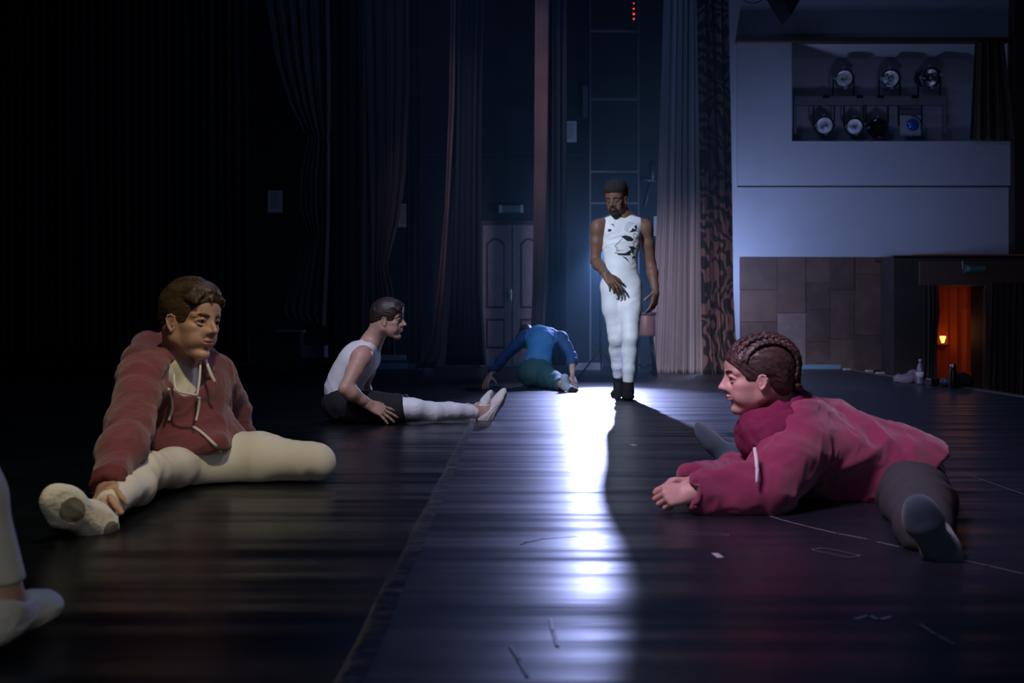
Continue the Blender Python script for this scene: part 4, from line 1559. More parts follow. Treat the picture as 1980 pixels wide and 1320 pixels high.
line('scuff_mark', [(1780, 1208), (1810, 1228), (1845, 1246)], 0.0032, 'chalk_faint', 'slanting pale scuff at the lower right', 'scuff')
line('scuff_mark', [(1655, 1197), (1680, 1190), (1700, 1199), (1720, 1193)], 0.0040, 'chalk', 'zigzag pale scuff at the lower right of centre', 'scuff')
line('scuff_mark', [(1008, 1052), (1016, 1048), (1050, 1041), (1115, 1036)], 0.0030, 'black_metal', 'long dark scratch across the lit floor', 'scuff')

# ------------------------------------------------------------------ haze round the back light
hz = MB()
hz.box((-1.6, 8.8, 0.02), (3.1, 16.2, 4.6))
ho = hz.build('haze', 'paper')
ho['kind'] = 'stuff'
tag(ho, 'thin blue haze lit by the back light behind the standing man', 'haze')
vm = bpy.data.materials.new('haze')
vm.use_nodes = True
nt = vm.node_tree
nt.nodes.clear()
out = nt.nodes.new('ShaderNodeOutputMaterial')
vs_ = nt.nodes.new('ShaderNodeVolumeScatter')
vs_.inputs['Color'].default_value = (0.36, 0.78, 0.98, 1)
vs_.inputs['Anisotropy'].default_value = 0.30
vs_.inputs['Density'].default_value = 0.0085
nt.links.new(vs_.outputs[0], out.inputs['Volume'])
ho.data.materials.clear()
ho.data.materials.append(vm)
# ------------------------------------------------------------------ the standing dancer in the printed white unitard
def standing_dancer():
    hd = P(1192, 383, 7.97)
    Rh = frame((-0.42, -0.80, -0.36), (-0.1, -0.2, 1))
    nec, che, wai, pel = P(1204, 418, 8.03), P(1200, 463, 8.02), P(1199, 512, 8.0), P(1201, 547, 8.0)
    shR, shL = P(1157, 437, 8.0), P(1247, 437, 8.05)
    elR, wrR = P(1151, 504, 8.02), P(1171, 530, 7.82)
    elL, wrL = P(1259, 512, 8.10), P(1268, 566, 8.02)
    hpR, hpL = P(1185, 556, 8.0), P(1217, 556, 8.0)
    knR, anR = P(1192, 653, 8.0), np.array([0.880, 8.20, 0.13])
    knL, anL = P(1219, 653, 7.88), np.array([0.925, 7.93, 0.09])
    R, Fw = np.array([-1, 0, 0]), np.array([0, -1, 0])
    root = empty('person', (0.88, 8.0, 0), 'man with a goatee walking in a sleeveless white unitard with a black face print', 'person')
    tor = torso(pel, wai, che, nec, R, Fw, 0.97, chest=1.05)
    gir = girdle(nec, (shR, shL), 0.95)
    armR, armL = arm(shR, elR, wrR, 1.08), arm(shL, elL, wrL, 1.08)
    back = np.array([0, 1, 0.1])
    legR, legL = leg(hpR, knR, anR, 1.12, back, 1.0), leg(hpL, knL, anL, 1.12, back, 1.0)
    neck = [cone(hd + Rh @ np.array([-0.03, 0, -0.05]), nec + np.array([0, 0.0, -0.02]), 0.054, 0.060, 0.03)]
    hR = hand(wrR, P(1188, 552, 7.76) - wrR, (0.1, -1, 0.35), (0.6, -0.2, 0.8), curl=(0.25, 0.4, 0.5, 0.55), spread=0.10, s=1.06)
    hL = hand(wrL, P(1264, 592, 7.98) - wrL, (0.75, -0.6, 0), (-0.7, -0.8, 0), curl=(0.25, 0.35, 0.45, 0.5), spread=0.05, s=1.06)
    fR = xf(foot_prims(), frame((-0.30, -0.85, -0.45), (-0.1, -0.4, 1)), anR, 1.0)
    fL = xf(foot_prims(), frame((-0.12, -1, -0.06), (0, 0, 1)), anL, 1.0)
    head = xf(head_prims() + [ell((0.0765, sg * 0.031, 0.0012), (0.0140, 0.0145, 0.0125), k=0.004) for sg in (-1, 1)], Rh, hd, 1.07)
    skin = infl(tor, -0.006) + infl(gir, -0.003) + armR + armL + infl(legR + legL, -0.004) + neck
    body = multi('body', [(skin, 0.007), (head + neck, 0.0028), (hR + armR[-1:], 0.0028), (hL + armL[-1:], 0.0028)],
                 ['skin_brown', 'lips_brown'], root, head_zone(Rh, hd, 1.07))
    for sg in (-1, 1):
        L = [(0.0830, sg * 0.0170, -0.0035), (0.0905, sg * 0.024, -0.0065), (0.0915, sg * 0.031, -0.0072), (0.0880, sg * 0.040, -0.0060), (0.0790, sg * 0.048, -0.0030)]
        tube('eyelashes', [hd + Rh @ (np.array(q) * 1.07) for q in L], [0.0009, 0.0014, 0.0015, 0.0014, 0.0008], 'hair_black', root, nseg=5)
    brows(Rh, hd, 1.07, root, 'hair_black', 1.2)
    # unitard: torso and both legs to the ankle, armholes cut away
    su = infl(tor, 0.004) + [cone(lerp(nec, s, 0.25) + [0, 0, -0.012], lerp(nec, s, 0.62) + [0, 0, -0.008], 0.058, 0.056, 0.05) for s in (shR, shL)]
    su += infl(legR + legL, 0.004)
    for s, sg in ((shR, -1), (shL, 1)):
        su.append(ell(s + np.array([sg * 0.030, 0, -0.035]), (0.056, 0.20, 0.118), frame((1, 0, 0.16 * sg), (0, 0, 1)), 0.008, '-'))
    su.append(ell(nec + np.array([0, -0.01, 0.056]), (0.076, 0.13, 0.050), None, 0.008, '-'))
    for a, k in ((anR, knR), (anL, knL)):
        d = nrm(a - k)
        su.append(rbox(a + d * 0.10, (0.055, 0.055, 0.145), frame(np.cross(d, [0, 1, 0.2]), d), 0.004, 0.003, '-'))
    suit = blob('unitard', su, 0.0048, 'white_suit', root, (0.0022, 0.05, (1, 0, 0.35), 3.0, 3))
    for f, a, k in ((fR, anR, knR), (fL, anL, knL)):
        blob('sock', infl(f, 0.003) + [cone(a, lerp(a, k, 0.24), 0.039, 0.043, 0.02)], 0.0045, 'black_sock', root)
    hair = [ell((-0.018, 0, 0.050), (0.106, 0.085, 0.086), k=0.01), ell((0.01, 0, 0.085), (0.085, 0.074, 0.052), k=0.03),
            ell((-0.062, 0, 0.0), (0.050, 0.064, 0.07), k=0.02)]
    hair += hair_cut(0.058)
    V, Q = surface(xf(hair, Rh, hd, 1.07), 0.004)
    V = V + vnormals(V, Q) * (vnoise(V * 160, 3) * 0.003)[:, None]
    add_mesh('hair', V, Q, ['hair_black'], root)
    bd = chain([(0.094, -0.026, -0.064), (0.100, -0.020, -0.050), (0.103, 0, -0.047), (0.100, 0.020, -0.050), (0.094, 0.026, -0.064)], [0.004, 0.005, 0.005, 0.005, 0.004], 0.004)
    bd += chain([(0.093, -0.026, -0.064), (0.086, -0.022, -0.088), (0.094, 0, -0.104), (0.086, 0.022, -0.088), (0.093, 0.026, -0.064)], [0.005, 0.010, 0.018, 0.010, 0.005], 0.008)
    bd += [ell((0.100, 0, -0.078), (0.004, 0.006, 0.008), k=0.006)]
    V, Q = surface(xf(bd, Rh, hd, 1.07), 0.0025)
    add_mesh('goatee', V, Q, ['hair_black'], root)
    # the print on the chest
    t = bvh(suit)
    polys = [[(1176, 443), (1181, 442.5), (1183, 445), (1180, 448), (1175, 447)],                       # small eye on the left
             [(1180, 433.5), (1186, 433), (1189, 441), (1187, 436)],
             [(1201, 457), (1209, 454.5), (1219, 457), (1225, 462), (1223, 466), (1213, 466), (1206, 461)],
             [(1216, 449), (1230, 434), (1233, 448)],
             [(1191, 489), (1201, 490), (1212, 489), (1224, 480), (1226, 493), (1208, 494), (1196, 493)],
             [(1215, 476), (1226, 476), (1228, 482), (1221, 483)],
             [(1202, 494), (1211, 498), (1219, 509), (1209, 500)],
             [(1221, 497), (1227, 494), (1227, 500)]]
    lines = [([(1203, 461), (1196, 469), (1189, 476), (1194, 478), (1192, 483), (1197, 484), (1192, 487), (1189, 490)], 0.0022),
             ([(1197, 484), (1204, 484)], 0.0016), ([(1212, 448), (1217, 438), (1225, 431)], 0.0015), ([(1209, 447), (1214, 436), (1222, 430)], 0.0014),
             ([(1225, 451), (1232, 455), (1229, 462)], 0.0016), ([(1229, 466), (1234, 470), (1230, 476)], 0.0016), ([(1229, 478), (1235, 484), (1230, 490)], 0.0016),
             ([(1229, 492), (1234, 497), (1229, 503)], 0.0016), ([(1207, 446), (1211, 434), (1219, 429)], 0.0013),
             ([(1228, 450), (1224, 455), (1228, 460)], 0.0014), ([(1228, 465), (1224, 471), (1229, 476)], 0.0014), ([(1229, 478), (1225, 484), (1230, 490)], 0.0014)]
    Vs, Fs = [], []
    for poly in polys:
        c = np.mean(poly, 0)
        m = []
        for i in range(len(poly)):
            a, b = np.array(poly[i]), np.array(poly[(i + 1) % len(poly)])
            for q in (a, lerp(a, b, 0.5)):
                m.append(q)
        n0 = len(Vs)
        for rr in (0.0, 0.5, 1.0):
            for q in (m if rr else [c]):
                Vs.append(on(t, *lerp(c, q, rr), 0.0012, 7.88)[0])
        nm = len(m)
        for i in range(nm):
            j = (i + 1) % nm
            Fs.append((n0, n0 + 1 + i, n0 + 1 + j))
            Fs.append((n0 + 1 + i, n0 + 1 + nm + i, n0 + 1 + nm + j, n0 + 1 + j))
    for pts, wd in lines:
        if len(pts) > 2:
            pp = [np.array(x, float) for x in pts]
            qq = []
            for i in range(len(pp) - 1):
                p0, p1, p2, p3 = pp[max(i - 1, 0)], pp[i], pp[i + 1], pp[min(i + 2, len(pp) - 1)]
                for w_ in (0, 0.34, 0.67):
                    qq.append(0.5 * (2 * p1 + (p2 - p0) * w_ + (2 * p0 - 5 * p1 + 4 * p2 - p3) * w_ ** 2 + (3 * p1 - p0 - 3 * p2 + p3) * w_ ** 3))
            pts = qq + [pp[-1]]
        q = [on(t, *x, 0.0015, 7.88)[0] for x in pts]
        for i in range(len(q) - 1):
            d = nrm(q[i + 1] - q[i])
            sd = np.cross(d, [0, 1, 0]) * wd
            n0 = len(Vs)
            Vs += [q[i] - sd, q[i + 1] - sd, q[i + 1] + sd, q[i] + sd]
            Fs.append((n0, n0 + 1, n0 + 2, n0 + 3))
    me = bpy.data.meshes.new('chest_print')
    me.from_pydata([tuple(x) for x in Vs], [], Fs)
    me.materials.append(M['print_black'])
    o = bpy.data.objects.new('chest_print', me)
    C.objects.link(o)
    o.parent = root
    o.matrix_parent_inverse = root.matrix_world.inverted()
    o['label'] = 'black line drawing of a face in profile printed on the unitard'


# ------------------------------------------------------------------ the man sitting in profile with one leg out
def scalp(th, lat, lift=0.0, cen=(-0.014, 0, 0.036), rad=(0.0975, 0.0765, 0.083)):
    v = np.array([math.sin(th) * math.cos(lat), math.sin(lat), math.cos(th) * math.cos(lat)])
    return np.array(cen) + v * (np.array(rad) + lift), v


def hair_cut(front=0.062, z=-0.022, h=0.092):
    """what is not hair: the face, the ears and the skin below the hairline"""
    return [ell((0.118, 0, z), (front, 0.105, h), None, 0.006, '-'), rbox((0.060, 0, -0.080), (0.060, 0.12, 0.060), None, 0.008, 0.008, '-'),
            rbox((-0.02, 0, -0.125), (0.12, 0.12, 0.050), frame((1, 0, 0.5), (-0.5, 0, 1)), 0.006, 0.008, '-'),
            ell((0.0, 0.084, -0.017), (0.017, 0.014, 0.026), None, 0.004, '-'), ell((0.0, -0.084, -0.017), (0.017, 0.014, 0.026), None, 0.004, '-')]


def short_hair(hd, Rh, root, m, s=1.0, quiff=1.0, seed=1, h=0.003, n=170, side=0.0, front=0.064):
    """short back and sides, longer locks combed forward and up over the forehead"""
    rnd = random.Random(seed)
    cap = infl(head_prims()[:4], 0.0030) + [ell((-0.016, 0, 0.038), (0.0985, 0.0775, 0.0835), k=0.01), ell((-0.058, 0, -0.004), (0.046, 0.060, 0.062), k=0.02),
           ell((0.0, 0, 0.078), (0.080, 0.064, 0.046), k=0.03), ell((0.040, 0, 0.082 + 0.006 * quiff), (0.046, 0.056, 0.030 + 0.008 * quiff), k=0.02)]
    cut = hair_cut(front)
    locks = []
    for i in range(n):                                  # locks that lie along the scalp, crown to hairline
        th = rnd.uniform(-1.5, 0.85)
        lat = rnd.uniform(-1.0, 1.0)
        top = max(0.0, 1 - abs(lat) / 0.95) * max(0.0, min(1, (th + 1.0) / 1.0))
        L = 0.16 + 0.30 * top
        dl = side * 0.35 * top + rnd.uniform(-.10, .10) + (0.10 if lat > 0 else -0.10) * (1 - top)
        lift0 = 0.0015 + 0.010 * top * quiff
        pts, rr = [], []
        for j in range(4):
            p, v = scalp(th + L * j / 3 * (1 if th > -0.7 else -1), lat + dl * j / 3, lift0 + (0.004 + 0.010 * quiff * max(0, th)) * top * j / 3)
            pts.append(p)
            rr.append((0.0052 + 0.0026 * top) * (1, 1.05, 0.85, 0.35)[j])
        locks += chain(pts, rr, 0.0025)
    if quiff > 0.8:
        locks.append(ell((0.036, 0, 0.097), (0.050, 0.052, 0.022), frame((1, 0, -0.12), (0, 0, 1)), 0.012))
        for i in range(46):                             # the tuft over the forehead
            y = rnd.uniform(-0.064, 0.062)
            t0_ = rnd.uniform(0, 1)
            a_ = np.array([-0.010 + 0.02 * t0_, y, 0.114 - y * y * 12])
            b_ = np.array([0.045 + 0.01 * t0_, y + side * 0.008, 0.106 + 0.007 * quiff + 0.004 * rnd.random() - y * y * 12])
            c_ = np.array([0.078 + 0.012 * rnd.random(), y + side * 0.016 + rnd.uniform(-.003, .003), 0.096 + 0.005 * rnd.random() - y * y * 11])
            locks += chain([a_, b_, c_], [0.0075, 0.0095, 0.0045], 0.006)
    V, Q = surface(xf(cap + cut + locks, Rh, hd, s), h)
    V = folds(V, vnormals(V, Q), 0.0009, 0.005, Rh @ nrm([0.9, side * 0.4, 0.1]), 9.0, seed, 0.15)
    add_mesh('hair', V, Q, [m], root)


def sitting_profile():
    hd = P(749, 617, 5.80)
    Rh = frame((0.985, -0.17, -0.10), (0.10, 0, 1))
    pel, wai, che, nec = P(668, 782, 5.85), P(659, 748, 5.85), P(688, 704, 5.85), P(716, 667, 5.84)
    shR, shL = P(700, 690, 5.68), P(717, 692, 6.02)
    elR, wrR = P(668, 752, 5.54), P(712, 781, 5.60)
    elL, wrL = P(702, 748, 6.16), P(716, 775, 6.00)
    hpR, hpL = P(664, 786, 5.76), P(668, 785, 5.95)
    knR, anR = P(804, 790, 5.74), P(929, 797, 5.90)
    knL, anL = P(797, 787, 6.00), P(912, 793, 6.18)
    R, Fw = np.array([0, -1, 0]), np.array([1, 0, 0])
    root = empty('person', (-0.95, 5.85, 0), 'man in white tank top and black shorts sitting in profile with white-slippered legs stretched out', 'person')
    tor = torso(pel, wai, che, nec, R, Fw, 0.93)
    gir = girdle(nec, (shR, shL), 0.95)
    aR, aL = arm(shR, elR, wrR, 1.02), arm(shL, elL, wrL, 1.0)
    up = np.array([0, 0, -1])
    lR, lL = leg(hpR, knR, anR, 0.95, up), leg(hpL, knL, anL, 0.93, up)
    neck = [cone(hd + Rh @ np.array([-0.035, 0, -0.04]), nec + np.array([0, 0, 0.0]), 0.056, 0.060, 0.03)]
    head = xf(head_prims(), Rh, hd, 0.93)
    hR = hand(wrR, P(744, 797, 5.62) - wrR, (-0.1, -0.75, 0.7), (0.5, 0, 1), curl=(0.18, 0.12, 0.12, 0.12), tcurl=0.2, spread=0.20, s=1.0, topen=0.55)
    hL = hand(wrL, P(745, 772, 5.93) - wrL, (0, 0.5, 0.9), (1, -0.5, 0), curl=(0.3, 0.3, 0.3, 0.3), spread=0.1)
    fR_ = frame((0.50, 0.10, 0.86), (-0.86, -0.25, 0.5))
    fL_ = frame((0.36, 0.55, 0.72), (-0.86, 0.1, 0.5))
    fR, fL = xf(foot_prims(), fR_, anR, 1.04), xf(foot_prims(), fL_, anL, 1.0)
    skin = infl(tor, -0.005) + infl(gir, 0.0) + aR + aL + infl(lR + lL, -0.004) + neck + infl(fR + fL, -0.002)
    multi('body', [(skin, 0.0055), (head + neck, 0.0024), (hR + aR[-1:], 0.0024), (hL + aL[-1:], 0.003)], ['skin_fair', 'lips_fair'], root, head_zone(Rh, hd, 0.93))
    eyes(Rh, hd, 0.93, root)
    brows(Rh, hd, 0.93, root, 'hair_dark', 1.0)
    short_hair(hd, Rh, root, 'hair_dark', 0.94, 1.0, 4, 0.003, front=0.076)
    ta = infl(tor, 0.005)
    ta += [cone(lerp(nec, s, 0.30), lerp(nec, s, 0.62), 0.056, 0.056, 0.04) for s in (shR, shL)]
    for s, sg in ((shR, -1), (shL, 1)):
        ta.append(ell(s + np.array([0.010, sg * 0.052, -0.045]), (0.068, 0.070, 0.112), frame((1, 0, -0.45), (0.45, 0, 1)), 0.01, '-'))
    ta.append(ell(nec + np.array([0.045, 0, 0.045]), (0.070, 0.080, 0.050), frame((1, 0, -0.5), (0.5, 0, 1)), 0.010, '-'))
    ta.append(rbox(pel + np.array([0.0, 0, -0.10]), (0.4, 0.4, 0.08), None, 0.004, 0.004, '-'))
    blob('tank_top', ta, 0.0045, 'white_suit', root, (0.0022, 0.05, (0, 1, 0.3), 3.0, 8))
    # shorts
    sh = infl(tor[:2] + tor[6:7] + tor[8:9] + tor[10:11], 0.020)[:3] + infl(lR[:3] + lL[:3], 0.018)
    sh = [ell(pel, (0.135, 0.17, 0.098), None, 0.04), ell(pel + [0.0, 0, 0.03], (0.115, 0.155, 0.085), None, 0.04)] + infl(lR[:2] + lL[:2], 0.016)
    sh += [cone(lerp(hpR, knR, 0.8), lerp(hpR, knR, 0.86), 0.076, 0.076, 0.02), cone(lerp(hpL, knL, 0.8), lerp(hpL, knL, 0.86), 0.076, 0.076, 0.02)]
    sh.append(rbox(pel + np.array([0.66, 0.05, 0.0]), (0.30, 0.4, 0.3), frame((1, 0, 0.12), (0, 0, 1)), 0.004, 0.004, '-'))
    sh.append(rbox(pel + np.array([-0.10, 0, 0.22]), (0.35, 0.4, 0.10), frame((1, 0, -0.12), (0, 0, 1)), 0.004, 0.006, '-'))
    sh.append(rbox((-1.0, 5.9, -0.10), (2, 2, 0.105), None, 0.0, 0.004, '-'))
    blob('shorts', sh, 0.0055, 'black_cloth', root, (0.005, 0.06, (0, 1, 0.6), 3.0, 2))
    for l, k, a in ((lR, knR, anR), (lL, knL, anL)):
        d = nrm(a - k)
        t = infl(l[1:], 0.006) + [rbox(a + d * 0.085, (0.06, 0.06, 0.105), frame(np.cross(d, [0, 1, 0.2]), d), 0.003, 0.003, '-')]
        t = [q for q in t] + [rbox((-0.5, 5.9, -0.10), (2, 2, 0.103), None, 0.0, 0.003, '-')]
        blob('tights_leg', t, 0.0045, 'white_suit', root, (0.0008, 0.03, (0, 1, 0.0), 3.0, 8))
    for fr_, a in ((fR_, anR), (fL_, anL)):
        sp = infl(foot_prims(), 0.0035) + [ell((0.028, 0, 0.030), (0.078, 0.06, 0.072), None, 0.008, '-')]
        sc = 1.04 if a is anR else 1.0
        V, Q = surface(xf(sp, fr_, a, sc), 0.003)
        V = folds(V, vnormals(V, Q), 0.0018, 0.016, fr_[:, 0], 3.0, 5)
        add_mesh('ballet_slipper', V, Q, ['canvas_shoe', 'suede_sole'], root, sole_zone(fr_, a, sc))
        for sg in (-1, 1):
            tube('elastic_strap', [a + fr_ @ np.array(q) for q in ((-0.035, sg * 0.022, -0.010), (0.0, sg * 0.038, -0.005), (0.040, -sg * 0.005, 0.002), (0.062, -sg * 0.028, -0.025))], 0.0038, 'white_trim', root)


# ------------------------------------------------------------------ the man in the blue top, folded forward with his back to us
def bending_blue():
    hd = P(1019, 650, 10.50)
    Rh = frame((0.1, 0.55, -0.8), (-0.1, 0.8, 0.55))
    pel, wai, che, nec = P(1035, 722, 9.85), P(1042, 690, 9.93), P(1048, 655, 10.08), P(1042, 640, 10.28)
    shL, shR = P(1014, 652, 10.15), P(1084, 652, 10.12)
    elL, wrL = P(975, 690, 9.95), P(947, 726, 9.80)
    elR, wrR = P(1106, 688, 10.0), P(1107, 728, 9.80)
    hpR, knR, anR = P(1053, 727, 9.80), P(1080, 741, 9.40), P(1093, 747, 9.02)
    hpL, knL, anL = P(1026, 727, 9.85), np.array([0.22, 10.25, 0.08]), np.array([0.28, 10.62, 0.06])
    R, Fw = np.array([1, 0, 0]), np.array([0, 1, -0.5])
    root = empty('person', (0.24, 9.9, 0), 'person in blue top and teal trousers on the floor, folded forward, back to the viewer', 'person')
    tor = torso(pel, wai, che, nec, R, Fw, 0.95)
    gir = girdle(nec, (shR, shL), 0.95)
    aR, aL = arm(shR, elR, wrR, 0.95), arm(shL, elL, wrL, 0.95)
    lR, lL = leg(hpR, knR, anR, 0.95), leg(hpL, knL, anL, 0.95)
    neck = [cone(hd + Rh @ np.array([-0.03, 0, -0.05]), nec, 0.054, 0.058, 0.03)]
    hR = hand(wrR, P(1112, 742, 9.72) - wrR, (0.6, -0.8, 0.3), (-0.8, -0.6, 0), curl=(0.25, 0.2, 0.2, 0.3), spread=0.18)
    hL = hand(wrL, P(938, 743, 9.74) - wrL, (-0.5, -0.5, 0.6), (0.8, -0.6, 0), curl=(0.25, 0.2, 0.2, 0.3), spread=0.18, topen=1.1)
    skin = infl(tor + lR + lL, -0.006) + gir + infl(aR + aL, -0.002) + neck
    head = xf(head_prims(), Rh, hd, 1.0)
    multi('body', [(skin, 0.008), (head + neck, 0.0045), (hR, 0.0035), (hL, 0.0035)], ['skin_fair', 'lips_fair'], root, head_zone(Rh, hd, 1.0))
    eyes(Rh, hd, 1.0, root)
    short_hair(hd, Rh, root, 'hair_brown', 1.0, 0.6, 9, 0.005, 60)
    top = infl(tor[2:] if False else tor, 0.008) + infl(gir, 0.006) + infl(aR + aL, 0.010)
    top += [rbox(pel + np.array([0, -0.03, -0.06]), (0.5, 0.4, 0.125), frame((1, 0, 0.12), (0.0, 0.35, 1)), 0.004, 0.006, '-')]
    for wv, ev in ((wrR, elR), (wrL, elL)):
        d = nrm(wv - ev)
        top.append(rbox(wv + d * 0.06, (0.06, 0.06, 0.055), frame(np.cross(d, [0, 1, 0.2]), d), 0.003, 0.003, '-'))

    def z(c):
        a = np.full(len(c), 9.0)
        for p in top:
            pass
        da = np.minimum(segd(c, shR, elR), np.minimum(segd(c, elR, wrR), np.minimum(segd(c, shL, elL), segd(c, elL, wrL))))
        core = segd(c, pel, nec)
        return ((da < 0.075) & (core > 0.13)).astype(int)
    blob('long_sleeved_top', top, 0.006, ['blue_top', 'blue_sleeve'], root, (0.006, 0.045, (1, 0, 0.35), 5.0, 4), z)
    tr = [ell(pel + [0, 0, 0.0], (0.185, 0.14, 0.125), None, 0.05), ell(lerp(pel, wai, 0.45), (0.15, 0.11, 0.10), None, 0.05)] + infl(lR[:4] + lL, 0.014)
    tr += [cone(hpR + [-0.02, 0, 0.01], lerp(hpR, knR, 0.8), 0.105, 0.085, 0.04)]
    tr.append(rbox((0.2, 9.9, -0.10), (2, 2, 0.103), None, 0.0, 0.003, '-'))
    blob('trousers', tr, 0.006, 'teal_pants', root, (0.006, 0.06, (0.5, 0.8, 0), 3.0, 2))
    for f, a, m in ((frame((0.45, -0.80, -0.12), (-0.3, 0, 1)), anR, 'grey_sole_sock'), (frame((-0.3, 0.9, 0), (0, 0, 1)), anL, 'charcoal_pants')):
        sp = infl(foot_prims(), 0.003) + [cone((0, 0, 0.05), (0, 0, 0), 0.04, 0.04)]
        V, Q = surface(xf(sp, f, a + [0, 0, 0.035], 0.9), 0.005)
        add_mesh('sock', V, Q, [m, 'black_sock'], root, lambda c, a=a, f=f: (((c - a) @ f)[:, 0] > 0.10).astype(int))


def segd(c, a, b):
    d = b - a
    t = np.clip(((c - a) @ d) / np.dot(d, d), 0, 1)
    return np.linalg.norm(c - a - t[:, None] * d, axis=1)


# ------------------------------------------------------------------ the man in the red hoodie
def hoodie_man():
    hd = P(367, 617, 3.30)
    Rh = frame((0.86, -0.50, -0.14), (0.10, 0, 1))
    pel, wai, che, nec = P(402, 885, 3.42), P(372, 840, 3.42), P(345, 775, 3.42), P(348, 706, 3.40)
    shR, shL = P(278, 728, 3.19), P(412, 722, 3.52)
    elR, wrR = P(249, 832, 2.95), P(208, 945, 2.69)
    elL, wrL = P(448, 780, 3.72), P(470, 860, 3.74)
    hpR, hpL = P(372, 898, 3.34), P(430, 886, 3.42)
    knR, anR = P(274, 914, 2.96), P(213, 975, 2.60)
    knL, anL = P(612, 893, 3.38), np.array([-1.02, 3.78, 0.05])
    R, Fw = nrm(shR - shL), nrm([0.55, -0.83, 0])
    root = empty('person', (-1.0, 3.3, 0), 'man in red zip hoodie and white tights sitting, one hand on his slippered foot', 'person')
    tor = torso(pel, wai, che, nec, R, Fw, 0.97)
    gir = girdle(nec, (shR, shL), 1.0)
    aR, aL = arm(shR, elR, wrR, 1.0), arm(shL, elL, wrL, 1.0)
    lR, lL = leg(hpR, knR, anR, 0.94, (0.3, 0, -1), 0.74), leg(hpL, knL, anL, 1.04)
    neck = [cone(hd + Rh @ np.array([-0.035, 0, -0.04]), nec + np.array([0.0, 0, -0.01]), 0.057, 0.064, 0.03)]
    head = xf(head_prims(), Rh, hd, 1.04)
    hR = hand(wrR, P(196, 972, 2.50) - wrR, (-0.25, -0.75, 0.60), (-0.8, -0.1, -0.4), curl=(0.35, 0.4, 0.45, 0.5), tcurl=0.4, spread=0.08, s=0.98, topen=0.7)
    hL = hand(wrL, (0.1, -0.2, -1), (0.2, -1, 0), (-1, 0, 0))
    rear = infl(tor + gir + lR + lL, -0.006) + infl(aR[:-1] + aL, -0.004) + aR[-1:] + neck
    multi('body', [(rear, 0.009), (head + neck, 0.002), (hR + aR[-1:], 0.0022), (hL, 0.004)], ['skin_fair', 'lips_fair'], root, head_zone(Rh, hd, 1.04))
    eyes(Rh, hd, 1.04, root, (0.95, 0.25, 0))
    brows(Rh, hd, 1.04, root, 'hair_brown', 1.2)
    short_hair(hd, Rh, root, 'hair_brown', 1.04, 1.1, 21, 0.0022, 330, side=-0.35, front=0.084)
    # white shirt
    st = infl(tor, 0.006) + infl(gir, 0.004) + [ell(nec + np.array([0.02, -0.03, 0.05]), (0.075, 0.075, 0.055), None, 0.01, '-')]
    st = [q for q in st] + [rbox(pel + [0, 0, -0.05], (0.4, 0.4, 0.06), None, 0.0, 0.004, '-')]
    blob('shirt', st, 0.006, 'white_knit', root)
    # hoodie
    ho = infl(tor, 0.024, 0.05) + infl(gir, 0.018) + infl(aR + aL, 0.012)
    ho += [cone(lerp(wai, pel, 0.30) + [0.0, -0.01, 0], lerp(wai, pel, 0.50) + [0.0, -0.01, 0], 0.125, 0.130, 0.05), cone(che, lerp(wai, che, 0.2), 0.140, 0.128, 0.05), cone(P(312, 860, 3.27), P(425, 858, 3.27), 0.036, 0.034, 0.07)]
    fw = Fw
    ho += [cone(lerp(elR, wrR, 0.80), lerp(elR, wrR, 1.0), 0.042, 0.040, 0.02), ell(lerp(shR, elR, 0.9), 0.058, k=0.04), ell(lerp(elR, wrR, 0.35), 0.056, k=0.04)]
    ho.append(ell(P(359, 727, 3.27), (0.056, 0.17, 0.064), None, 0.008, '-'))
    ho.append(ell(nec + np.array([0.03, -0.035, 0.055]), (0.090, 0.090, 0.075), None, 0.02, '-'))
    ho.append(rbox(np.array([-1.05, 3.3, 0.0]) + [0, 0, 0.0], (0.6, 0.6, 0.098), frame((1, 0, 0.10), (-0.10, 0, 1)), 0.004, 0.008, '-'))
    d = nrm(wrR - elR)
    ho.append(rbox(wrR + d * 0.062, (0.06, 0.06, 0.06), frame(np.cross(d, [0, 1, 0.2]), d), 0.003, 0.004, '-'))
    ho.append(cone(wrR - d * 0.03, wrR + d * 0.02, 0.034, 0.036, 0.004, '-'))

    def z(c):
        t = ((c - elR) @ d) / np.linalg.norm(wrR - elR)
        return ((segd(c, elR, wrR) < 0.07) & (t > 0.86)).astype(int)
    hood = blob('hoodie', ho, 0.005, ['hoodie_red', 'hoodie_rib'], root,
                [(0.009, 0.13, (0.6, 0.2, 0.5), 2.2, 14), (0.006, 0.06, (0.7, 0.2, 0.5), 2.5, 3), (0.002, 0.02, (0.7, 0.2, 0.3), 2.5, 9)], z)
    # the hood lying round the neck, with its front edges falling to the zip
    hp = [P(400, 706, 3.40), P(402, 690, 3.50), P(372, 672, 3.62), P(330, 664, 3.66), P(288, 672, 3.60), P(264, 700, 3.48), P(276, 722, 3.34), P(302, 738, 3.25), P(326, 750, 3.20)]
    hd_ = chain(hp, [0.022, 0.030, 0.040, 0.048, 0.050, 0.046, 0.036, 0.024, 0.012], 0.03)
    hd_ += chain([P(400, 706, 3.40), P(403, 724, 3.34)], [0.020, 0.012], 0.02)
    hd_.append(cone(hd + Rh @ np.array([-0.035, 0, -0.04]), nec, 0.060, 0.072, 0.01, '-'))
    blob('hood', hd_, 0.0042, 'hoodie_red', root, [(0.007, 0.05, (0.8, 0.0, -0.35), 3.5, 7)])
    t = bvh(hood)

    def path(pts, off):
        return [on(t, *q, off)[0] for q in pts]
    tube('zip', path([(384, 768), (383, 782), (381, 800), (378, 815)], 0.004), 0.0048, 'white_trim', root)
    tube('zip', path([(372, 826), (385, 834), (400, 846), (416, 860), (427, 871)], 0.004), 0.0050, 'white_trim', root)
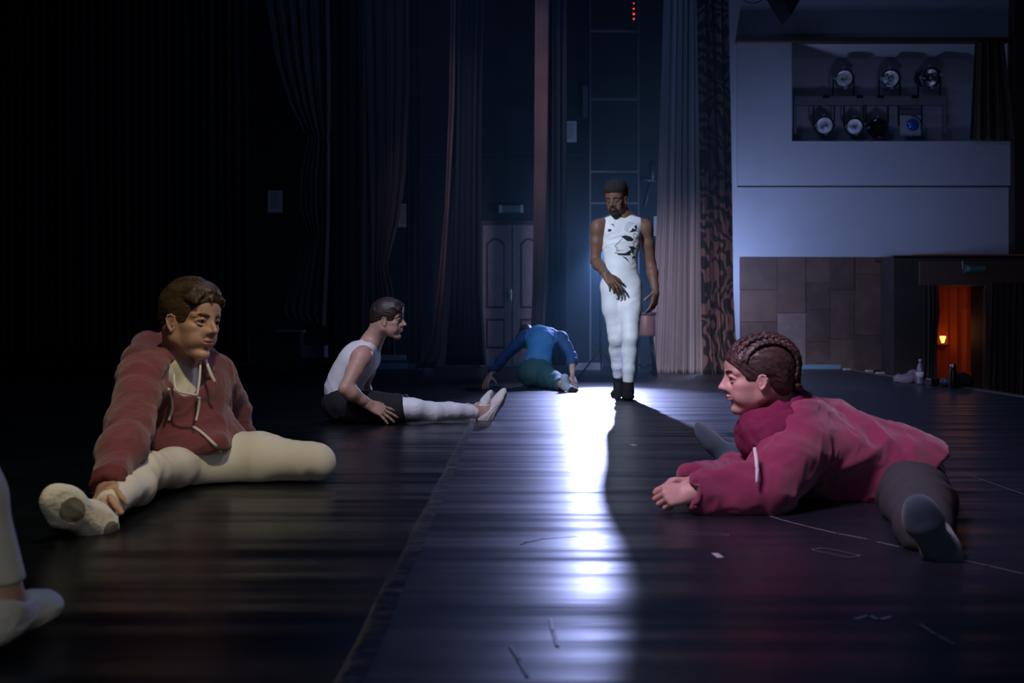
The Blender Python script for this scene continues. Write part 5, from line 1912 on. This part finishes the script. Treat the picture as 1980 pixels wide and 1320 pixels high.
    tube('zip_edge', [P(388, 694, 3.30), P(387, 715, 3.245), P(385, 740, 3.21), P(381, 764, 3.19)], 0.004, 'white_trim', root)
    tube('zip_edge', [P(336, 724, 3.21), P(338, 745, 3.18), P(344, 756, 3.165), P(362, 761, 3.165), P(381, 764, 3.18)], 0.0045, 'white_trim', root)
    tube('zip_puller', [P(381, 764, 3.17), P(382, 775, 3.165)], 0.004, 'steel', root)
    tube('drawstring', [P(326, 752, 3.15)] + path([(331, 768), (333, 785), (331, 800), (327, 812)], 0.005), 0.0042, 'white_trim', root)
    tube('drawstring', [P(397, 692, 3.32), P(402, 708, 3.27), P(409, 726, 3.26), P(415, 738, 3.265)], [0.0050, 0.005, 0.0055, 0.0065], 'white_trim', root)
    # tights
    ti = infl(lR, 0.006) + infl(lL, 0.006) + infl([tor[0]], 0.008) + [ell(pel + [0, -0.03, -0.01], (0.15, 0.11, 0.085), None, 0.05)]
    ti.append(rbox((-1.0, 3.3, -0.10), (2, 2, 0.102), None, 0.0, 0.003, '-'))
    dk = nrm(anR - knR)
    ti.append(rbox(anR + dk * 0.07, (0.06, 0.06, 0.055), frame(np.cross(dk, [0, 1, 0.2]), dk), 0.003, 0.003, '-'))
    blob('tights', ti, 0.005, 'white_knit', root, (0.0022, 0.06, (0.2, 0.6, 0.8), 2.5, 5))
    fR = frame((-0.30, -0.78, 0.46), (-0.88, 0.38, 0.26))
    fL = frame((-0.8, 0.5, -0.1), (-0.2, -0.2, 1))
    for f, a in ((fR, anR + [-0.040, -0.085, -0.014]), (fL, anL)):
        sp = infl(foot_prims(), 0.004)
        V, Q = surface(xf(sp, f, a, 1.0), 0.003)
        V = folds(V, vnormals(V, Q), 0.0022, 0.018, f[:, 0], 3.0, 5)
        add_mesh('ballet_slipper', V, Q, ['canvas_shoe', 'suede_sole'], root, sole_zone(f, a, 1.0))


# ------------------------------------------------------------------ the woman in the magenta sweater
def sweater_woman():
    hd = P(1466, 727, 2.95)
    Rh = frame((-0.985, 0.05, -0.10), (-0.10, 0, 1))
    pel, wai, che, nec = P(1740, 925, 3.08), P(1675, 907, 3.06), P(1602, 878, 3.06), P(1534, 822, 3.05)
    shL, shR = P(1550, 836, 2.90), P(1520, 826, 3.20)
    elL, wrL = P(1478, 951, 2.76), P(1338, 952, 2.73)
    elR, wrR = P(1452, 918, 3.10), P(1342, 934, 2.86)
    hpL, hpR = P(1762, 950, 2.97), P(1745, 915, 3.20)
    knL, anL = P(1778, 975, 2.62), P(1792, 1032, 2.27)
    knR, anR = P(1600, 892, 3.45), P(1432, 878, 3.70)
    R, Fw = np.array([0, 1, 0]), np.array([-0.2, 0, -1])
    s = 0.90
    root = empty('person', (0.95, 3.0, 0), 'woman with braided hair in a magenta sweater leaning on her elbows in a wide split', 'person')
    tor = torso(pel, wai, che, nec, R, Fw, s)
    gir = girdle(nec, (shR, shL), 0.9)
    aR, aL = arm(shR, elR, wrR, 0.85), arm(shL, elL, wrL, 0.85)
    lR, lL = leg(hpR, knR, anR, 0.92), leg(hpL, knL, anL, 0.92)
    neck = [cone(hd + Rh @ np.array([-0.040, 0, -0.035]), nec + np.array([0.0, 0, 0.0]), 0.045, 0.052, 0.03)]
    hs = 0.97
    head = xf(head_prims(True), Rh, hd, hs)
    hL = hand(wrL, (-0.93, -0.10, -0.12), (-0.05, -0.85, 0.5), (-0.2, 0.4, 0.9), curl=(0.95, 1.0, 1.05, 1.1), tcurl=0.35, spread=0.03, s=0.80, topen=0.35)
    hR = hand(wrR, (-0.93, -0.28, 0.12), (-0.1, 0.25, 1), (-0.3, -1, 0.1), curl=(0.6, 0.7, 0.8, 0.9), tcurl=0.3, spread=0.03, s=0.80, topen=0.45)
    rear = infl(tor + gir + lR + lL, -0.006) + infl(aR + aL, -0.003) + neck
    fLm = frame((-0.52, -0.24, 0.82), (0.20, 0.86, 0.40))
    fRm = frame((-0.64, -0.05, 0.76), (0.70, -0.40, 0.55))
    multi('body', [(rear, 0.009), (head + neck, 0.002), (hL + aL[-1:], 0.002), (hR + aR[-1:], 0.002)], ['skin_pale', 'lips_pale'], root, head_zone(Rh, hd, hs, fem=True))
    eyes(Rh, hd, hs, root, (1, 0, -0.08))
    brows(Rh, hd, hs, root, 'hair_dark', 0.9)
    # hair: smooth cap, braids from the forehead over the crown to the nape
    cap = infl(head_prims(True)[:4], 0.0030) + [ell((-0.018, 0, 0.036), (0.0975, 0.0775, 0.0835), k=0.01), ell((-0.056, 0, -0.012), (0.050, 0.060, 0.065), k=0.02)]
    cap += hair_cut(0.095, -0.037, 0.097)
    V, Q = surface(xf(cap, Rh, hd, hs), 0.0028)
    V = folds(V, vnormals(V, Q), 0.0014, 0.006, Rh @ nrm([0.8, 0, 0.5]), 10.0, 5, 0.15)
    add_mesh('hair', V, Q, ['hair_braid'], root)
    rnd = random.Random(5)
    cen = np.array([-0.018, 0, 0.034])
    rad = np.array([0.1065, 0.084, 0.0915])
    for bi, y0 in enumerate((-0.88, -0.52, -0.17, 0.17, 0.52, 0.88)):
        pr = []
        N = 32
        for i in range(N):
            t = i / (N - 1)
            th = 1.25 - t * (3.38)                   # from the hairline over the top to the nape
            lat = y0 * (1 - 0.55 * t ** 1.5)
            v = np.array([math.sin(th) * math.cos(lat), math.sin(lat), math.cos(th) * math.cos(lat)])
            p = cen + v * rad
            if p[2] < -0.045 or (((p - [0.118, 0, -0.037]) / [0.093, 0.105, 0.096]) ** 2).sum() < 1:
                continue
            side = nrm(np.cross(v, [math.cos(th), 0, -math.sin(th)]))
            fwd = nrm(np.array([math.cos(th), 0, -math.sin(th)]))
            sg = 1 if i % 2 else -1
            pr.append(ell(p + side * sg * 0.0042 + v * 0.004, (0.0150, 0.0058, 0.0062), frame(fwd + side * sg * 0.60, v), 0.0012))
        V, Q = surface(xf(pr, Rh, hd, hs), 0.0019)
        V = folds(V, vnormals(V, Q), 0.0007, 0.004, Rh @ nrm([0.8, 0.3, 0.3]), 4.0, 5)
        add_mesh('braid', V, Q, ['hair_braid'], root)
    bun = [ell((-0.105, 0, -0.012), (0.022, 0.034, 0.050), k=0.01)]
    for i in range(16):
        a = i * 0.8
        bun.append(ell((-0.108 - 0.008 * math.cos(a), 0.028 * math.sin(a), -0.050 + i * 0.005), (0.013, 0.013, 0.008), frame((0.2, 1, 0.5 * (-1) ** i), (0, 0, 1)), 0.003))
    V, Q = surface(xf(bun, Rh, hd, hs), 0.0022)
    add_mesh('braided_bun', V, Q, ['hair_braid'], root)
    # sweater
    sw = infl(tor[1:], 0.030, 0.06) + infl(gir, 0.022) + infl(aL, 0.020) + infl(aR, 0.018)
    sw += [cone(che + [0, 0, -0.01], lerp(wai, pel, 0.3), 0.128, 0.125, 0.06), cone(lerp(wai, pel, 0.2), pel + [0.02, 0, 0.02], 0.112, 0.105, 0.05, n=(0, 1, 0), s=1.3),
           cone(lerp(shL, che, 0.3), lerp(shL, elL, 0.7), 0.085, 0.066, 0.05), ell(elL + [0.01, 0.01, 0.01], 0.060, k=0.03), ell(lerp(elL, wrL, 0.35), 0.052, k=0.03)]
    for wv, ev in ((wrR, elR), (wrL, elL)):
        d = nrm(wv - ev)
        sw += [cone(lerp(ev, wv, 0.82), wv - d * 0.002, 0.042, 0.040, 0.02)]
    sw.append(rbox((1.0, 3.0, -0.10), (2, 2, 0.102), None, 0.0, 0.004, '-'))
    # hem: slants from the hip down towards the belly
    hc = lerp(P(1822, 880, 2.98), P(1700, 985, 2.98), 0.5)
    hdv = nrm(P(1822, 880, 2.98) - P(1700, 985, 2.98))
    hn = nrm(np.cross([0, 1, 0], hdv))
    if hn[0] < 0:
        hn = -hn
    sw.append(rbox(hc + hn * 0.20, (0.30, 0.5, 0.195), frame(hdv, hn), 0.004, 0.012, '-'))
    for wv, ev in ((wrR, elR), (wrL, elL)):
        d = nrm(wv - ev)
        sw.append(rbox(wv + d * 0.062, (0.06, 0.06, 0.055), frame(np.cross(d, [0, 1, 0.2]), d), 0.003, 0.004, '-'))
        sw.append(cone(wv - d * 0.03, wv + d * 0.03, 0.031, 0.031, 0.004, '-'))
    sweater = blob('sweater', sw, 0.0048, 'sweater_magenta', root, [(0.014, 0.13, (0.75, 0.1, 0.55), 2.6, 11), (0.009, 0.07, (0.6, 0.1, -0.5), 3.0, 3), (0.003, 0.03, (0.3, 0.3, 0.6), 2.0, 8)])
    # cowl collar
    A, B = P(1455, 812, 2.93), P(1535, 760, 3.03)
    c0, u1, half = lerp(A, B, 0.5), nrm(A - B), 0.5 * np.linalg.norm(A - B)
    ring, rr = [], []
    for i in range(17):
        a = 2 * math.pi * i / 16
        ring.append(c0 + u1 * math.cos(a) * half + np.array([0, 1, 0]) * math.sin(a) * 0.090)
        rr.append(0.016 + 0.004 * max(0, math.cos(a)))
    co = chain(ring, rr, 0.012)
    for sc, off, dr in ((1.06, (0.002, 0, -0.036), 0.010), (1.12, (0.022, 0, -0.062), 0.020)):
        low = [c0 + (p - c0) * sc + np.array(off) for p in ring]
        co += chain(low, [r + dr for r in rr], 0.03)
    co.append(cone(hd + Rh @ np.array([-0.040, 0, -0.05]), nec + np.array([0.0, 0, 0.02]), 0.054, 0.058, 0.010, '-'))
    co.append(ell(c0 + [-0.004, 0, 0.012], (half * 0.98, 0.082, 0.040), frame(u1, (-0.5, 0, 0.85)), 0.008, '-'))
    blob('cowl_collar', co, 0.0042, 'collar_magenta', root, [(0.009, 0.05, (0.7, 0.0, -0.7), 3.0, 7), (0.003, 0.02, (0.7, 0, -0.7), 2.0, 3)])
    tube('drawstring', [P(1459, 866, 2.72), P(1462, 885, 2.70), P(1464, 908, 2.68), P(1463, 934, 2.67)], [0.0045, 0.0055, 0.0055, 0.003], 'bandage', root)
    # trousers
    pa = infl(lL, 0.006, 0.04) + infl(lR, 0.014) + [ell(pel + [0.015, 0, -0.015], (0.105, 0.15, 0.085), None, 0.05)]
    pa += [cone(hpL + [0.0, 0, -0.0], lerp(hpL, knL, 0.9), 0.084, 0.076, 0.05), cone(lerp(hpL, knL, 0.9), anL + [0.004, 0.03, 0.012], 0.076, 0.058, 0.05)]
    pa.append(rbox((1.0, 3.0, -0.10), (2, 2, 0.102), None, 0.0, 0.004, '-'))
    dk = nrm(anL - knL)
    pa.append(rbox(anL + dk * 0.090, (0.10, 0.10, 0.055), frame(np.cross(dk, [0, 1, 0.2]), dk), 0.003, 0.004, '-'))
    dk2 = nrm(anR - knR)
    pa.append(rbox(anR + dk2 * 0.03, (0.08, 0.08, 0.075), frame(np.cross(dk2, [0, 1, 0.2]), dk2), 0.003, 0.004, '-'))
    blob('trousers', pa, 0.0055, 'charcoal_pants', root, (0.007, 0.08, (0.3, 0.7, -0.4), 3.0, 2))
    for f, a, sc in ((fLm, anL + [0.0, -0.06, -0.005], 0.84), (fRm, anR, 1.0)):
        sp = infl(foot_prims(), 0.004) + [cone((0, 0, -0.02), (-0.01, 0, 0.03), 0.040, 0.038, 0.02)]
        V, Q = surface(xf(sp, f, a, sc), 0.0035)
        add_mesh('sock', V, Q, ['teal_sock'], root)
    V, Q = surface([cone(anR + dk2 * -0.045, anR + dk2 * -0.010, 0.043, 0.041, 0.01), rbox(anR + dk2 * 0.038, (0.06, 0.06, 0.035), frame(np.cross(dk2, [0, 1, 0.2]), dk2), 0.002, 0.002, '-')], 0.003)
    add_mesh('ankle_band', V, Q, ['bandage'], root)


# ------------------------------------------------------------------ the dancer standing beside the camera, cropped by the frame
def near_dancer():
    an, kn, hp = np.array([-0.794, 1.545, 0.085]), np.array([-0.888, 1.50, 0.485]), np.array([-1.00, 1.47, 0.90])
    an2, kn2, hp2 = np.array([-1.16, 1.50, 0.085]), np.array([-1.17, 1.48, 0.49]), np.array([-1.18, 1.47, 0.90])
    pel, wai, che, nec = np.array([-1.09, 1.47, 0.95]), np.array([-1.09, 1.47, 1.10]), np.array([-1.09, 1.47, 1.30]), np.array([-1.09, 1.48, 1.50])
    hd = np.array([-1.09, 1.50, 1.64])
    Rh = np.array([[0., -1, 0], [1, 0, 0], [0, 0, 1]])
    R, Fw = np.array([1, 0, 0]), np.array([0, 1, 0])
    root = empty('person', (-0.95, 1.5, 0), 'standing dancer cropped at the frame edge, bare ankle between white tights and white slipper', 'person')
    tor = torso(pel, wai, che, nec, R, Fw, 0.95)
    s1, s2 = np.array([-0.90, 1.47, 1.44]), np.array([-1.28, 1.47, 1.44])
    gir = girdle(nec, (s1, s2), 0.95)
    a1, a2 = arm(s1, (-0.86, 1.44, 1.16), (-0.88, 1.50, 0.93)), arm(s2, (-1.32, 1.44, 1.16), (-1.30, 1.50, 0.93))
    h1 = hand((-0.88, 1.50, 0.93), (0, 0.1, -1), (1, 0, 0), (0, 1, 0))
    h2 = hand((-1.30, 1.50, 0.93), (0, 0.1, -1), (-1, 0, 0), (0, 1, 0))
    bk = (0, -1, 0)
    l1, l2 = leg(hp, kn, an, 1.0, bk), leg(hp2, kn2, an2, 1.0, bk)
    neck = [cone((-1.09, 1.48, 1.60), nec, 0.055, 0.06, 0.03)]
    f1, f2 = frame((0.06, 0.98, 0), (0, 0, 1)), frame((0, 1, 0), (0, 0, 1))
    ft = xf(foot_prims(), f1, an, 0.84) + xf(foot_prims(), f2, an2, 0.92)
    multi('body', [(infl(tor + l1 + l2, -0.004) + gir + a1 + a2 + neck + infl(ft, -0.003), 0.008), (xf(head_prims(), Rh, hd), 0.004), (h1, 0.004), (h2, 0.004)],
          ['skin_fair', 'lips_fair'], root, head_zone(Rh, hd, 1.0))
    eyes(Rh, hd, 1.0, root)
    short_hair(hd, Rh, root, 'hair_dark', 1.0, 0.6, 9, 0.005, 60)
    blob('shirt', infl(tor, 0.008) + infl(gir, 0.006) + infl(a1[:2] + a2[:2], 0.010) + [rbox((-1.09, 1.47, 0.90), (0.4, 0.4, 0.12), None, 0, 0.005, '-')], 0.008, 'charcoal_pants', root, (0.004, 0.08, (0, 0, 1), 2.5, 3))
    ti = infl([tor[0], tor[1]], 0.007) + infl([tor[7 + 1 - 1], tor[9 - 1]], 0.006) + infl(l1 + l2, 0.007)
    for a in (an, an2):
        ti.append(rbox(a + [0, 0, -0.055], (0.1, 0.1, 0.07), None, 0.002, 0.003, '-'))
    ti.append(rbox((-1.09, 1.47, 1.22), (0.4, 0.4, 0.15), None, 0, 0.005, '-'))
    blob('tights', ti, 0.005, 'white_knit', root)
    for f, a, fs in ((f1, an, 0.84), (f2, an2, 0.92)):
        sp = infl(foot_prims(), 0.004) + [ell((0.015, 0, 0.030), (0.065, 0.07, 0.062), None, 0.006, '-')]
        V, Q = surface(xf(sp, f, a, fs), 0.003)
        V = folds(V, vnormals(V, Q), 0.0026, 0.018, f[:, 0], 3.0, 5)
        add_mesh('ballet_slipper', V, Q, ['canvas_shoe', 'suede_sole'], root, sole_zone(f, a, fs))


for fn in (standing_dancer, sitting_profile, bending_blue, hoodie_man, sweater_woman, near_dancer):
    t0 = time.time()
    fn()
    print(fn.__name__, round(time.time() - t0, 1))
